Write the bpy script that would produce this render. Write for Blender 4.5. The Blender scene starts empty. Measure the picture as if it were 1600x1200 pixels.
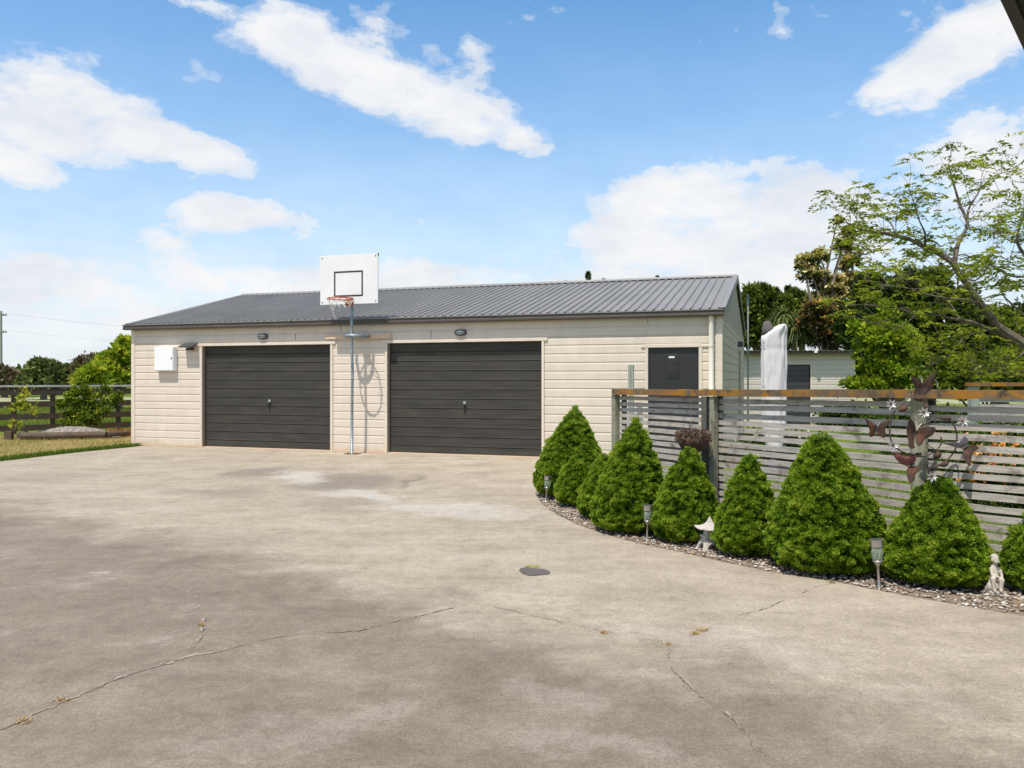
import bpy, math, random
import numpy as np
from mathutils import Vector, Matrix, noise as mnoise
R = math.radians
random.seed(4); rng = np.random.default_rng(4)
scene = bpy.context.scene
col = scene.collection
H = 1.38            # eye height
F = 1257.0          # focal length in photo pixels
HZ = 592.8
def W(px, py, Y):   # a point at depth Y
    return Vector(((px-800)/F*Y, Y, H-(py-HZ)/F*Y))
def G(px, py):      # a point on the ground
    Y = H*F/(py-HZ); return Vector(((px-800)/F*Y, Y, 0))

# ------------------------------------------------------------------ materials
def newmat(name):
    m = bpy.data.materials.new(name); m.use_nodes = True
    nt = m.node_tree; b = nt.nodes['Principled BSDF']
    return m, nt, b
def N(nt, t, **k):
    n = nt.nodes.new(t)
    for a, v in k.items():
        if a.startswith('i_'): n.inputs[int(a[2:])].default_value = v
        else: setattr(n, a, v)
    return n
def L(nt, a, b): nt.links.new(a, b)
def ramp(nt, fac, stops, mode='LINEAR'):
    r = nt.nodes.new('ShaderNodeValToRGB'); cr = r.color_ramp; cr.interpolation = mode
    while len(cr.elements) < len(stops): cr.elements.new(.5)
    for e, (p, c) in zip(cr.elements, stops):
        e.position = p; e.color = (c[0], c[1], c[2], 1) if not isinstance(c, (int, float)) else (c, c, c, 1)
    if fac is not None: nt.links.new(fac, r.inputs[0])
    return r.outputs[0]
def noise(nt, vec, scale, detail=4, rough=.55, dist=0):
    n = N(nt, 'ShaderNodeTexNoise'); n.inputs['Scale'].default_value = scale; n.inputs['Detail'].default_value = detail
    n.inputs['Roughness'].default_value = rough; n.inputs['Distortion'].default_value = dist
    if vec is not None: L(nt, vec, n.inputs['Vector'])
    return n.outputs[0]
def mapping(nt, vec, loc=(0,0,0), rot=(0,0,0), scale=(1,1,1), typ='POINT'):
    m = N(nt, 'ShaderNodeMapping', vector_type=typ); L(nt, vec, m.inputs[0])
    m.inputs[1].default_value = loc; m.inputs[2].default_value = rot; m.inputs[3].default_value = scale
    return m.outputs[0]
def mix(nt, fac, a, b, mode='MIX'):
    m = N(nt, 'ShaderNodeMix', data_type='RGBA', blend_type=mode)
    for sock, v in ((m.inputs[0], fac), (m.inputs[6], a), (m.inputs[7], b)):
        if isinstance(v, (int, float)): sock.default_value = v
        elif isinstance(v, tuple): sock.default_value = (v[0], v[1], v[2], 1)
        else: L(nt, v, sock)
    return m.outputs[2]
def math_(nt, op, a, b=0., c=0., clamp=False):
    m = N(nt, 'ShaderNodeMath', operation=op, use_clamp=clamp)
    for i, v in enumerate((a, b, c)):
        if isinstance(v, (int, float)): m.inputs[i].default_value = v
        else: L(nt, v, m.inputs[i])
    return m.outputs[0]
def objco(nt): return N(nt, 'ShaderNodeTexCoord').outputs['Object']
def bump(nt, b, h, strength=.3, dist=.01):
    n = N(nt, 'ShaderNodeBump'); n.inputs['Strength'].default_value = strength; n.inputs['Distance'].default_value = dist
    L(nt, h, n.inputs['Height']); L(nt, n.outputs[0], b.inputs['Normal'])
def surf(name, c, var=.12, scale=6, rough=.6, metal=0, stretch=(1,1,1), bmp=.0, bscale=40, c2=None, amt=(.45,.65), spec=.5):
    """plain coloured surface with uneven tone; c2 = a second worn colour showing in patches"""
    m, nt, b = newmat(name); oc = mapping(nt, objco(nt), scale=stretch)
    n = noise(nt, oc, scale, 6, .6)
    dark = tuple(x*(1-var) for x in c); lite = tuple(min(1, x*(1+var)) for x in c)
    out = ramp(nt, n, [(.3, dark), (.7, lite)])
    if c2:
        n2 = noise(nt, oc, scale*.6, 8, .7)
        out = mix(nt, ramp(nt, n2, [(amt[0], 0.), (amt[1], 1.)]), out, c2)
    L(nt, out, b.inputs['Base Color']); b.inputs['Roughness'].default_value = rough; b.inputs['Metallic'].default_value = metal
    b.inputs['Specular IOR Level'].default_value = spec
    if bmp: bump(nt, b, noise(nt, oc, bscale, 5, .6), bmp, .004)
    return m
def foliage(name, stops, trans=.3, rough=.6, spec=.15, nvar=0):
    m, nt, b = newmat(name)
    a = N(nt, 'ShaderNodeAttribute', attribute_name='tint')
    f = a.outputs['Fac']
    if nvar:
        f = math_(nt, 'ADD', f, math_(nt, 'MULTIPLY', math_(nt, 'SUBTRACT', noise(nt, objco(nt), nvar, 3), .5), .9), clamp=True)
    c = ramp(nt, f, stops)
    L(nt, c, b.inputs['Base Color']); b.inputs['Roughness'].default_value = rough; b.inputs['Specular IOR Level'].default_value = spec
    t = N(nt, 'ShaderNodeBsdfTranslucent'); L(nt, mix(nt, 1., c, (1., 1., .55), 'MULTIPLY'), t.inputs[0])
    mx = N(nt, 'ShaderNodeMixShader'); mx.inputs[0].default_value = trans
    L(nt, b.outputs[0], mx.inputs[1]); L(nt, t.outputs[0], mx.inputs[2]); L(nt, mx.outputs[0], nt.nodes['Material Output'].inputs[0])
    return m

M = {}
# cladding: cream paint with slight weather streaks and dirt near the ground
def cladding(name, base):
    m, nt, b = newmat(name); oc = objco(nt)
    n = noise(nt, mapping(nt, oc, scale=(1.2, 1.2, .5)), 3.5, 6, .6)
    c = ramp(nt, n, [(.3, tuple(x*.93 for x in base)), (.7, tuple(x*1.05 for x in base))])
    n2 = noise(nt, mapping(nt, oc, scale=(.7, .7, 9)), 2.2, 7, .65)
    c = mix(nt, ramp(nt, n2, [(.48, 0.), (.8, .30)]), c, (.46, .375, .285))
    sp = N(nt, 'ShaderNodeSeparateXYZ'); L(nt, oc, sp.inputs[0])
    low = math_(nt, 'MULTIPLY', math_(nt, 'SUBTRACT', 1., math_(nt, 'MULTIPLY', sp.outputs[2], 5.), clamp=True), ramp(nt, noise(nt, oc, 5, 6, .7), [(.35, 0.), (.7, .75)]))
    c = mix(nt, low, c, (.40, .27, .14))
    L(nt, c, b.inputs['Base Color']); b.inputs['Roughness'].default_value = .45; b.inputs['Specular IOR Level'].default_value = .3
    bump(nt, b, noise(nt, mapping(nt, oc, scale=(2, 2, 30)), 8, 4), .12, .003)
    return m
M['cream'] = cladding('cream_cladding', (.665, .585, .495))
M['cream_trim'] = cladding('cream_trim', (.69, .605, .51))
M['cream_shed'] = cladding('shed_cladding', (.60, .55, .49))
M['gable'] = surf('grey_gable_sheet', (.40, .36, .30), .06, 3, .6, stretch=(1,4,.3))
M['door'] = surf('charcoal_door', (.050, .047, .041), .22, 2.5, .55, stretch=(.6,1,3), c2=(.078, .069, .055), amt=(.52,.8), spec=.22)
M['door_flat'] = surf('black_door', (.022, .022, .024), .15, 3, .45)
M['roof'] = surf('grey_roof_steel', (.245, .232, .218), .10, 1.6, .42, .0, stretch=(1,.25,1), c2=(.19, .18, .168), amt=(.55,.75), spec=.6)
M['gutter'] = surf('charcoal_gutter', (.085, .074, .066), .15, 3, .4, spec=.3)
M['fascia'] = surf('brown_fascia', (.09, .065, .045), .2, 5, .7)
M['white'] = surf('white_enamel', (.80, .82, .84), .03, 3, .35)
M['white_board'] = surf('white_board_paint', (.74, .745, .75), .04, 2.5, .5, c2=(.62,.62,.6), amt=(.62,.85))
M['black'] = surf('black_paint', (.02, .02, .022), .2, 8, .5)
M['galv'] = surf('galvanised_steel', (.20, .255, .295), .18, 14, .42, .35, c2=(.38, .42, .44), amt=(.5,.65))
M['bluegrey'] = surf('blue_grey_steel', (.06, .085, .11), .2, 14, .45, .3)
M['orange'] = surf('orange_rim_paint', (.50, .10, .035), .3, 30, .5, c2=(.22, .07, .03), amt=(.5,.62))
M['net'] = surf('white_net_cord', (.72, .72, .68), .1, 20, .8)
M['plank'] = surf('painted_plank', (.60, .46, .33), .12, 6, .6, stretch=(.5,1,6))
M['chrome'] = surf('chrome', (.62, .62, .6), .1, 30, .22, .9)
M['lens'] = surf('lamp_lens', (.30, .33, .34), .15, 10, .2)
M['plastic'] = surf('grey_plastic', (.055, .06, .065), .15, 10, .4)
M['pale_pipe'] = surf('cream_downpipe', (.74, .70, .62), .04, 4, .4)
M['sticker'] = surf('white_sticker', (.8, .8, .76), .05, 20, .5)
M['bolt'] = surf('rusty_bolt', (.12, .06, .03), .3, 30, .7)
def weathered(name, base, lich=None, stretch=(1, 1, 1), darkc=(.06,.055,.05), famt=(.58,.72)):
    m, nt, b = newmat(name); oc = objco(nt)
    g = noise(nt, mapping(nt, oc, scale=stretch), 9, 8, .65)
    c = ramp(nt, g, [(.25, tuple(x*.55 for x in base)), (.5, base), (.75, tuple(min(1,x*1.3) for x in base))])
    n2 = noise(nt, oc, 5.5, 6, .7)
    c = mix(nt, ramp(nt, n2, [(.53, 0.), (.68, .8)]), c, darkc)
    if lich:
        n3 = noise(nt, oc, 4.2, 7, .7, .5)
        c = mix(nt, ramp(nt, n3, [(famt[0], 0.), (famt[1], .95)]), c, lich)
    L(nt, c, b.inputs['Base Color']); b.inputs['Roughness'].default_value = .85; b.inputs['Specular IOR Level'].default_value = .2
    bump(nt, b, g, .4, .004)
    return m
M['slat'] = weathered('grey_weathered_slat', (.42, .39, .345), (.26, .19, .10), (.6, .6, 7), (.12, .10, .09), (.64, .8))
M['post'] = weathered('green_grey_post', (.27, .27, .20), (.12, .15, .09), (5, 5, .5))
M['postd'] = weathered('dark_mossy_post', (.10, .11, .09), (.22, .22, .15), (5, 5, .5))
M['cap'] = weathered('lichen_orange_cap', (.15, .105, .065), (.31, .145, .020), (1.6, 1.6, 1), (.035, .03, .025), (.46, .57))
M['paddock'] = weathered('dark_paddock_rail', (.075, .060, .047), (.12, .10, .08), (.6, 1, 5), famt=(.6,.75))
M['paddock_cap'] = weathered('pale_paddock_cap', (.52, .53, .50), None, (.6, 1, 4), (.2,.2,.18))
M['treated'] = weathered('pale_green_timber', (.30, .34, .29), None, (5, 5, .5), (.18,.2,.17))
M['log'] = weathered('brown_log_edging', (.12, .09, .065), (.2, .16, .11), (.6, 4, 4))
M['bark'] = weathered('grey_bark', (.16, .13, .10), (.25, .22, .17), (4, 4, 1))
M['stone'] = surf('cast_stone', (.50, .46, .43), .12, 14, .85, bmp=.5, bscale=60, c2=(.35,.33,.3), amt=(.58,.72))
M['statue'] = surf('mottled_statue', (.48, .435, .375), .12, 18, .85, bmp=.5, bscale=70, c2=(.36,.29,.24), amt=(.5,.68))
M['steel'] = surf('brushed_steel', (.46, .43, .40), .1, 30, .3, .85)
M['rust'] = surf('rusty_metal', (.065, .040, .030), .4, 30, .7, .15, spec=.25, c2=(.15, .055, .026), amt=(.5,.7))
M['rust_red'] = surf('reddish_metal', (.20, .065, .06), .3, 22, .6, .3, c2=(.11, .06, .05), amt=(.5,.7))
M['grey_metal'] = surf('grey_wing_metal', (.20, .18, .21), .3, 22, .5, .4, c2=(.14, .09, .09), amt=(.5,.7))
M['wire'] = surf('dark_wire', (.085, .065, .055), .3, 20, .5, .5)
M['petal'] = surf('silver_petal', (.66, .63, .60), .12, 25, .35, .5)
M['basket'] = surf('coir_basket', (.085, .05, .035), .4, 30, .9, bmp=.8, bscale=80)
M['cover'] = surf('pale_cover_cloth', (.66, .625, .645), .05, 3, .8, bmp=1., bscale=6, stretch=(1,1,.35))
for n_ in M['cover'].node_tree.nodes:
    if n_.bl_idname == 'ShaderNodeBump': n_.inputs['Distance'].default_value = .02; n_.inputs['Strength'].default_value = .6
M['taupe'] = surf('taupe_cloth', (.115, .10, .10), .1, 5, .8)
M['window'] = surf('dark_shutter', (.035, .037, .045), .1, 5, .35)
M['corr'] = surf('corrugated_edge', (.115, .105, .09), .2, 8, .7)
M['darkeave'] = surf('eave_in_shade', (.018, .016, .012), .15, 6, .5)  # eave seen from its unlit underside; that shade is put into the colour
M['soil'] = surf('dark_soil', (.20, .155, .115), .3, 12, .95, bmp=.8, bscale=30)
M['weed'] = foliage('dry_weed', [(0, (.30,.17,.06)), (1, (.52,.36,.16))], .1)
M['deadorange'] = foliage('dry_orange_stems', [(0,(.24,.09,.03)),(1,(.50,.24,.09))], .1)
def glassmat():
    m, nt, b = newmat('lamp_glass'); b.inputs['Base Color'].default_value = (.80,.90,.85,1)
    b.inputs['Roughness'].default_value = .06; b.inputs['Transmission Weight'].default_value = .85; b.inputs['IOR'].default_value = 1.3
    return m
M['glass'] = glassmat()

# ------------------------------------------------------------------ mesh helpers
class MB:
    def __init__(s): s.v = []; s.f = []
    def add(s, vs, fs):
        o = len(s.v); s.v += [tuple(v) for v in vs]; s.f += [tuple(i+o for i in f) for f in fs]; return s
    def box(s, x0, x1, y0, y1, z0, z1, m=None):
        vs = [Vector(p) for p in ((x0,y0,z0),(x1,y0,z0),(x1,y1,z0),(x0,y1,z0),(x0,y0,z1),(x1,y0,z1),(x1,y1,z1),(x0,y1,z1))]
        if m is not None: vs = [m @ v for v in vs]
        return s.add(vs, [(0,3,2,1),(4,5,6,7),(0,1,5,4),(1,2,6,5),(2,3,7,6),(3,0,4,7)])
    def tube(s, pts, r, seg=8, caps=True):
        pts = [Vector(p) for p in pts]; n = len(pts)
        rs = [r]*n if isinstance(r, (int, float)) else list(r)
        up = None; rings = []
        for i, p in enumerate(pts):
            d = (pts[min(i+1, n-1)]-pts[max(i-1, 0)])
            if d.length < 1e-9: d = Vector((0,0,1))
            d.normalize()
            if up is None:
                up = Vector((0,0,1)) if abs(d.z) < .9 else Vector((1,0,0))
            a = d.cross(up)
            if a.length < 1e-6: a = d.orthogonal()
            a.normalize(); b = a.cross(d).normalized(); up = b
            rings.append([p+(a*math.cos(2*math.pi*k/seg)+b*math.sin(2*math.pi*k/seg))*rs[i] for k in range(seg)])
        vs = [v for rg in rings for v in rg]; fs = []
        for i in range(n-1):
            for k in range(seg):
                k2 = (k+1) % seg; fs.append((i*seg+k, i*seg+k2, (i+1)*seg+k2, (i+1)*seg+k))
        if caps: fs.append(tuple(range(seg))); fs.append(tuple((n-1)*seg+k for k in reversed(range(seg))))
        return s.add(vs, fs)
    def lathe(s, prof, seg=24, c=(0,0,0), m=None):
        vs = []; n = len(prof)
        for r, z in prof:
            for k in range(seg):
                a = 2*math.pi*k/seg; v = Vector((c[0]+r*math.cos(a), c[1]+r*math.sin(a), c[2]+z)); vs.append(m @ v if m is not None else v)
        fs = [(i*seg+k, i*seg+(k+1)%seg, (i+1)*seg+(k+1)%seg, (i+1)*seg+k) for i in range(n-1) for k in range(seg)]
        fs += [tuple(reversed(range(seg))), tuple((n-1)*seg+k for k in range(seg))]
        return s.add(vs, fs)
    def prism(s, poly, fn, d0, d1):
        """2-D outline extruded; fn(a, b, d) -> point"""
        n = len(poly)
        vs = [fn(a, b, d0) for a, b in poly]+[fn(a, b, d1) for a, b in poly]
        fs = [tuple(range(n)), tuple(reversed(range(n, 2*n)))]+[(i, i+n, (i+1)%n+n, (i+1)%n) for i in range(n)]
        return s.add(vs, fs)
    def sweep(s, prof, x0, x1, caps=True):
        """profile list of (y,z) swept along x"""
        n = len(prof); vs = [(x0, y, z) for y, z in prof]+[(x1, y, z) for y, z in prof]
        fs = [(i, i+1, i+1+n, i+n) for i in range(n-1)]
        if caps: fs += [tuple(reversed(range(n))), tuple(range(n, 2*n))]
        return s.add(vs, fs)
    def ell(s, c, r, m=None, nu=12, nv=8):
        vs = []; fs = []; c = Vector(c)
        for j in range(nv+1):
            t = math.pi*j/nv
            for i in range(nu):
                a = 2*math.pi*i/nu; v = Vector((r[0]*math.sin(t)*math.cos(a), r[1]*math.sin(t)*math.sin(a), r[2]*math.cos(t)))
                if m is not None: v = m @ v
                vs.append(c+v)
        for j in range(nv):
            for i in range(nu): fs.append((j*nu+i, (j+1)*nu+i, (j+1)*nu+(i+1)%nu, j*nu+(i+1)%nu))
        return s.add(vs, fs)
    def build(s, name, mat, parent=None, smooth=False, bevel=0):
        me = bpy.data.meshes.new(name); me.from_pydata(s.v, [], s.f); me.update()
        o = bpy.data.objects.new(name, me); col.objects.link(o)
        if isinstance(mat, (list, tuple)):
            for x in mat: me.materials.append(x)
        else: me.materials.append(mat)
        if smooth: me.shade_smooth()
        if parent is not None: o.parent = parent
        if bevel:
            b = o.modifiers.new('bevel', 'BEVEL'); b.width = bevel; b.segments = 2; b.limit_method = 'ANGLE'
        return o
def npmesh(name, V, nper, mat, tint=None, parent=None, faces=None, smooth=False):
    """V (N*nper,3) separate polygons of nper corners, or V with faces (M,k)"""
    me = bpy.data.meshes.new(name)
    if faces is None: faces = np.arange(len(V)).reshape(-1, nper)
    k = faces.shape[1]
    me.vertices.add(len(V)); me.vertices.foreach_set('co', np.ascontiguousarray(V, dtype=np.float32).ravel())
    me.loops.add(faces.size); me.loops.foreach_set('vertex_index', np.ascontiguousarray(faces, dtype=np.int32).ravel())
    me.polygons.add(len(faces)); me.polygons.foreach_set('loop_start', np.arange(0, faces.size, k, dtype=np.int32))
    me.update(calc_edges=True)
    if tint is not None:
        a = me.attributes.new('tint', 'FLOAT', 'POINT'); a.data.foreach_set('value', np.ascontiguousarray(tint, dtype=np.float32))
    me.materials.append(mat)
    if smooth: me.shade_smooth()
    o = bpy.data.objects.new(name, me); col.objects.link(o)
    if parent is not None: o.parent = parent
    return o
def tag(o, label=None, cat=None, group=None, kind=None):
    if label: o['label'] = label
    if cat: o['category'] = cat
    if group: o['group'] = group
    if kind: o['kind'] = kind
    return o
def thing(name, label, cat, loc=(0,0,0), rz=0, group=None):
    o = bpy.data.objects.new(name, None); col.objects.link(o); o.location = loc; o.rotation_euler = (0,0,rz)
    o.empty_display_size = .1
    return tag(o, label, cat, group)
def unit(a): return a/np.maximum(np.linalg.norm(a, axis=-1, keepdims=True), 1e-9)
def leaves(C, D, size, wid=.45, spread=.6, jit=.3, fold=.25):
    """rhombic leaves at C pointing roughly along D"""
    n = len(C); D = unit(D+rng.normal(0, spread, (n, 3)))
    S = unit(np.cross(D, rng.normal(0, 1, (n, 3)))); U = np.cross(S, D)
    l = size*(1+rng.uniform(-jit, jit, (n, 1))); w = l*wid
    V = np.stack([C, C+D*l*.5+S*w*.5+U*w*fold, C+D*l, C+D*l*.5-S*w*.5+U*w*fold], 1)
    return V.reshape(-1, 3)
def rep(t, k=4): return np.repeat(t, k)

# ------------------------------------------------------------------ camera, light, sky
cam_d = bpy.data.cameras.new('camera'); cam = bpy.data.objects.new('camera', cam_d); col.objects.link(cam)
cam.location = (0, 0, H); cam.rotation_euler = (R(90), 0, 0)
cam_d.sensor_width = 36; cam_d.lens = 36*F/1600; cam_d.shift_y = -7.2/1600; cam_d.clip_end = 6000; cam_d.clip_start = .05
scene.camera = cam
sd = Vector((.573, .863, -2.17)).normalized()
sun_d = bpy.data.lights.new('sun', 'SUN'); sun = bpy.data.objects.new('sun', sun_d); col.objects.link(sun)
sun_d.energy = 4.95; sun_d.angle = R(.5); sun_d.color = (1, .93, .83)
sun.rotation_euler = (-sd).to_track_quat('Z', 'Y').to_euler()
w = bpy.data.worlds.new('World'); scene.world = w; w.use_nodes = True; nt = w.node_tree
bg = nt.nodes['Background']
sky = N(nt, 'ShaderNodeTexSky', sky_type='NISHITA', sun_disc=False, sun_elevation=R(64.5), sun_rotation=R(213.6), altitude=0)
sky.air_density = 1.0; sky.dust_density = .6; sky.ozone_density = 1.4
gen = N(nt, 'ShaderNodeTexCoord').outputs['Generated']
sp = N(nt, 'ShaderNodeSeparateXYZ'); L(nt, gen, sp.inputs[0])
az = math_(nt, 'ARCTAN2', sp.outputs[0], sp.outputs[1]); el = math_(nt, 'ARCSINE', sp.outputs[2])
cb = N(nt, 'ShaderNodeCombineXYZ'); L(nt, az, cb.inputs[0]); L(nt, el, cb.inputs[1]); AE = cb.outputs[0]
# clouds: (px, py, half width, half height, tilt deg, weight) turned into azimuth and elevation
clouds = [(40,175,170,88,0,1),(190,203,185,54,10,1),(330,238,110,26,10,.85),(40,265,80,24,20,.8),(300,125,55,16,8,.4),
 (430,60,100,42,8,1),(540,98,125,44,18,1),(660,145,140,52,16,1),(765,195,85,42,18,1),(830,225,55,20,5,.7),
 (740,75,48,20,28,.6),(590,32,50,22,25,.55),(665,68,30,14,20,.5),(310,4,60,14,5,.7),(480,20,60,16,0,.3),
 (335,330,80,30,0,1),(430,342,120,36,6,1.1),(250,372,90,20,3,.6),(300,412,110,34,10,.7),
 (1000,330,130,62,-10,1),(1090,330,120,64,10,1),(1150,390,110,70,25,.9),(1010,390,170,50,0,.8),(1275,310,80,58,10,1.25),(1260,390,110,50,0,.9),
 (1480,92,150,44,-22,1),(1560,55,110,55,-15,1),(1395,122,60,24,-20,.7),(1440,40,40,60,-30,.4),(1214,22,16,36,-15,.35),
 (1540,215,150,55,-10,.62),(1420,235,90,26,0,.45),(1590,270,120,70,0,.8),(1450,330,180,70,0,.65),
 (655,345,26,16,20,.5),(490,248,26,9,0,.35),(1180,262,40,12,0,.4),(1160,455,520,46,0,.75),(250,500,560,70,0,.95),(90,430,170,34,-6,.7),(700,425,150,26,-8,.5),(760,470,300,40,0,.7),(520,430,160,30,-4,.8),(60,400,120,24,4,.6)]
total = None
def wpos(px, py):
    u = (px-800)/F; v = (HZ-py)/F; return math.atan(u), math.atan(v*math.cos(math.atan(u)))
wn = N(nt, 'ShaderNodeTexNoise'); wn.inputs['Scale'].default_value = 9; wn.inputs['Detail'].default_value = 5; L(nt, AE, wn.inputs['Vector'])
wv = N(nt, 'ShaderNodeVectorMath', operation='MULTIPLY_ADD'); L(nt, wn.outputs['Color'], wv.inputs[0])
wv.inputs[1].default_value = (.05, .036, 0); L(nt, AE, wv.inputs[2])
wo = N(nt, 'ShaderNodeVectorMath', operation='SUBTRACT'); L(nt, wv.outputs[0], wo.inputs[0]); wo.inputs[1].default_value = (.025, .018, 0)
for px, py, hw, hh, rot, wt in clouds:
    a, e = wpos(px, py); c = math.cos(a)
    mp = mapping(nt, wo.outputs[0], (a, e, 0), (0, 0, -R(rot)), (hw*1.38/F*c*c, hh*1.45/F*c, 1), 'TEXTURE')
    g = N(nt, 'ShaderNodeTexGradient', gradient_type='SPHERICAL'); L(nt, mp, g.inputs[0])
    s_ = math_(nt, 'MULTIPLY', g.outputs['Fac'], wt)
    total = s_ if total is None else math_(nt, 'MAXIMUM', total, s_) if False else math_(nt, 'ADD', total, s_)
total = math_(nt, 'MINIMUM', total, 1.)
# clouds elsewhere in the sky (behind the camera and overhead)
aaz = math_(nt, 'ABSOLUTE', az)
els = math_(nt, 'MULTIPLY', ramp(nt, math_(nt, 'DIVIDE', aaz, math.pi), [(.22, 0.), (.34, 1.)]), ramp(nt, noise(nt, mapping(nt, AE, scale=(1, 1.8, 1)), 1.7, 2), [(.42, 0.), (.62, .9)]))
total = math_(nt, 'MAXIMUM', total, els)
fb = noise(nt, mapping(nt, AE, scale=(1, 1.7, 1)), 11, 12, .62, .25)
fb2 = noise(nt, mapping(nt, AE, rot=(0,0,-.25), scale=(1, 1.9, 1)), 34, 8, .6)
dens = math_(nt, 'ADD', total, math_(nt, 'ADD', math_(nt, 'MULTIPLY', math_(nt, 'SUBTRACT', fb, .5), 1.75), math_(nt, 'MULTIPLY', math_(nt, 'SUBTRACT', fb2, .5), .85)))
mask = ramp(nt, dens, [(.18, 0.), (.40, .35), (.62, .80), (.92, 1.)], 'EASE')
wisp = ramp(nt, noise(nt, mapping(nt, AE, rot=(0,0,.3), scale=(1, 3.0, 1)), 4, 10, .65), [(.5, 0.), (.78, .3)])
elv = math_(nt, 'MULTIPLY', el, 1.0)
haze = ramp(nt, elv, [(0., .95), (.09, .86), (.17, .54), (.30, .22), (.46, .03)])
mask = math_(nt, 'MAXIMUM', mask, math_(nt, 'MAXIMUM', math_(nt, 'MULTIPLY', wisp, .8), haze))
body = noise(nt, mapping(nt, AE, scale=(1, 2.2, 1)), 7, 8, .6)
ccol = ramp(nt, body, [(.3, (.74, .79, .87)), (.55, (.90, .915, .94)), (.72, (.97, .975, .98))])
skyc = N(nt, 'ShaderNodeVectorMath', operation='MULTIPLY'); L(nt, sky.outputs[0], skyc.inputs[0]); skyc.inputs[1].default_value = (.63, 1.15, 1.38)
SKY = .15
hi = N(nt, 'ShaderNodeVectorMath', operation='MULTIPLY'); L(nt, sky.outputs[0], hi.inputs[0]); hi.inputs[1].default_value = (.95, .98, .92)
skymix = mix(nt, ramp(nt, el, [(.50, 0.), (.72, 1.)]), skyc.outputs[0], hi.outputs[0])  # upper sky, out of view, tinted apart to make the fill light less blue
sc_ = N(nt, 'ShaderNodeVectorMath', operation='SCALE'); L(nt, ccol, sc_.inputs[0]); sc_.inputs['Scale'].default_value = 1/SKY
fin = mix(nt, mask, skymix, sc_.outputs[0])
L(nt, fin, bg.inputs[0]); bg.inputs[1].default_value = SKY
scene.view_settings.view_transform = 'Standard'; scene.view_settings.look = 'None'; scene.view_settings.exposure = 0; scene.view_settings.gamma = 1

# ------------------------------------------------------------------ ground
GE = []   # grass material
def grassground():
    m, nt, b = newmat('grass_ground'); oc = objco(nt)
    n = noise(nt, oc, .55, 8, .65); n2 = noise(nt, oc, 18, 6, .7)
    c = ramp(nt, n, [(.35, (.115, .175, .022)), (.6, (.16, .20, .035)), (.75, (.24, .22, .07))])
    c = mix(nt, 1., c, ramp(nt, n2, [(.3, .6), (.7, 1.25)]), 'MULTIPLY')
    L(nt, c, b.inputs['Base Color']); b.inputs['Roughness'].default_value = .9; b.inputs['Specular IOR Level'].default_value = .1
    bump(nt, b, n2, .8, .03)
    return m
M['grass'] = grassground()
M['verge'] = None
g = MB(); X = 900
g.add([(-X,-60,-.02),(X,-60,-.02),(X,1500,-.02),(-X,1500,-.02)], [(0,1,2,3)])
tag(g.build('ground', M['grass']), kind='structure')
def polyobj(name, pts, z, mat, kind='structure'):
    mb = MB(); mb.add([(p[0], p[1], z) for p in pts], [tuple(range(len(pts)))])
    o = mb.build(name, mat); tag(o, kind=kind)
    return o
PL = Vector((-7.984, 16.923, 0)); E_ = Vector((.9484, -.3171, 0)); N_ = Vector((.3171, .9484, 0))
ANG = math.atan2(-.3171, .9484)
def FW(s, p, z=0): return PL+E_*s+N_*p+Vector((0, 0, z))
edge_px = [(836,770),(845,786),(870,804),(900,819),(940,833),(1000,850),(1060,862),(1120,876),(1200,893),(1300,908),(1400,928),(1500,946),(1600,963),(1700,985)]
edge = [G(*p) for p in edge_px]
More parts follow.
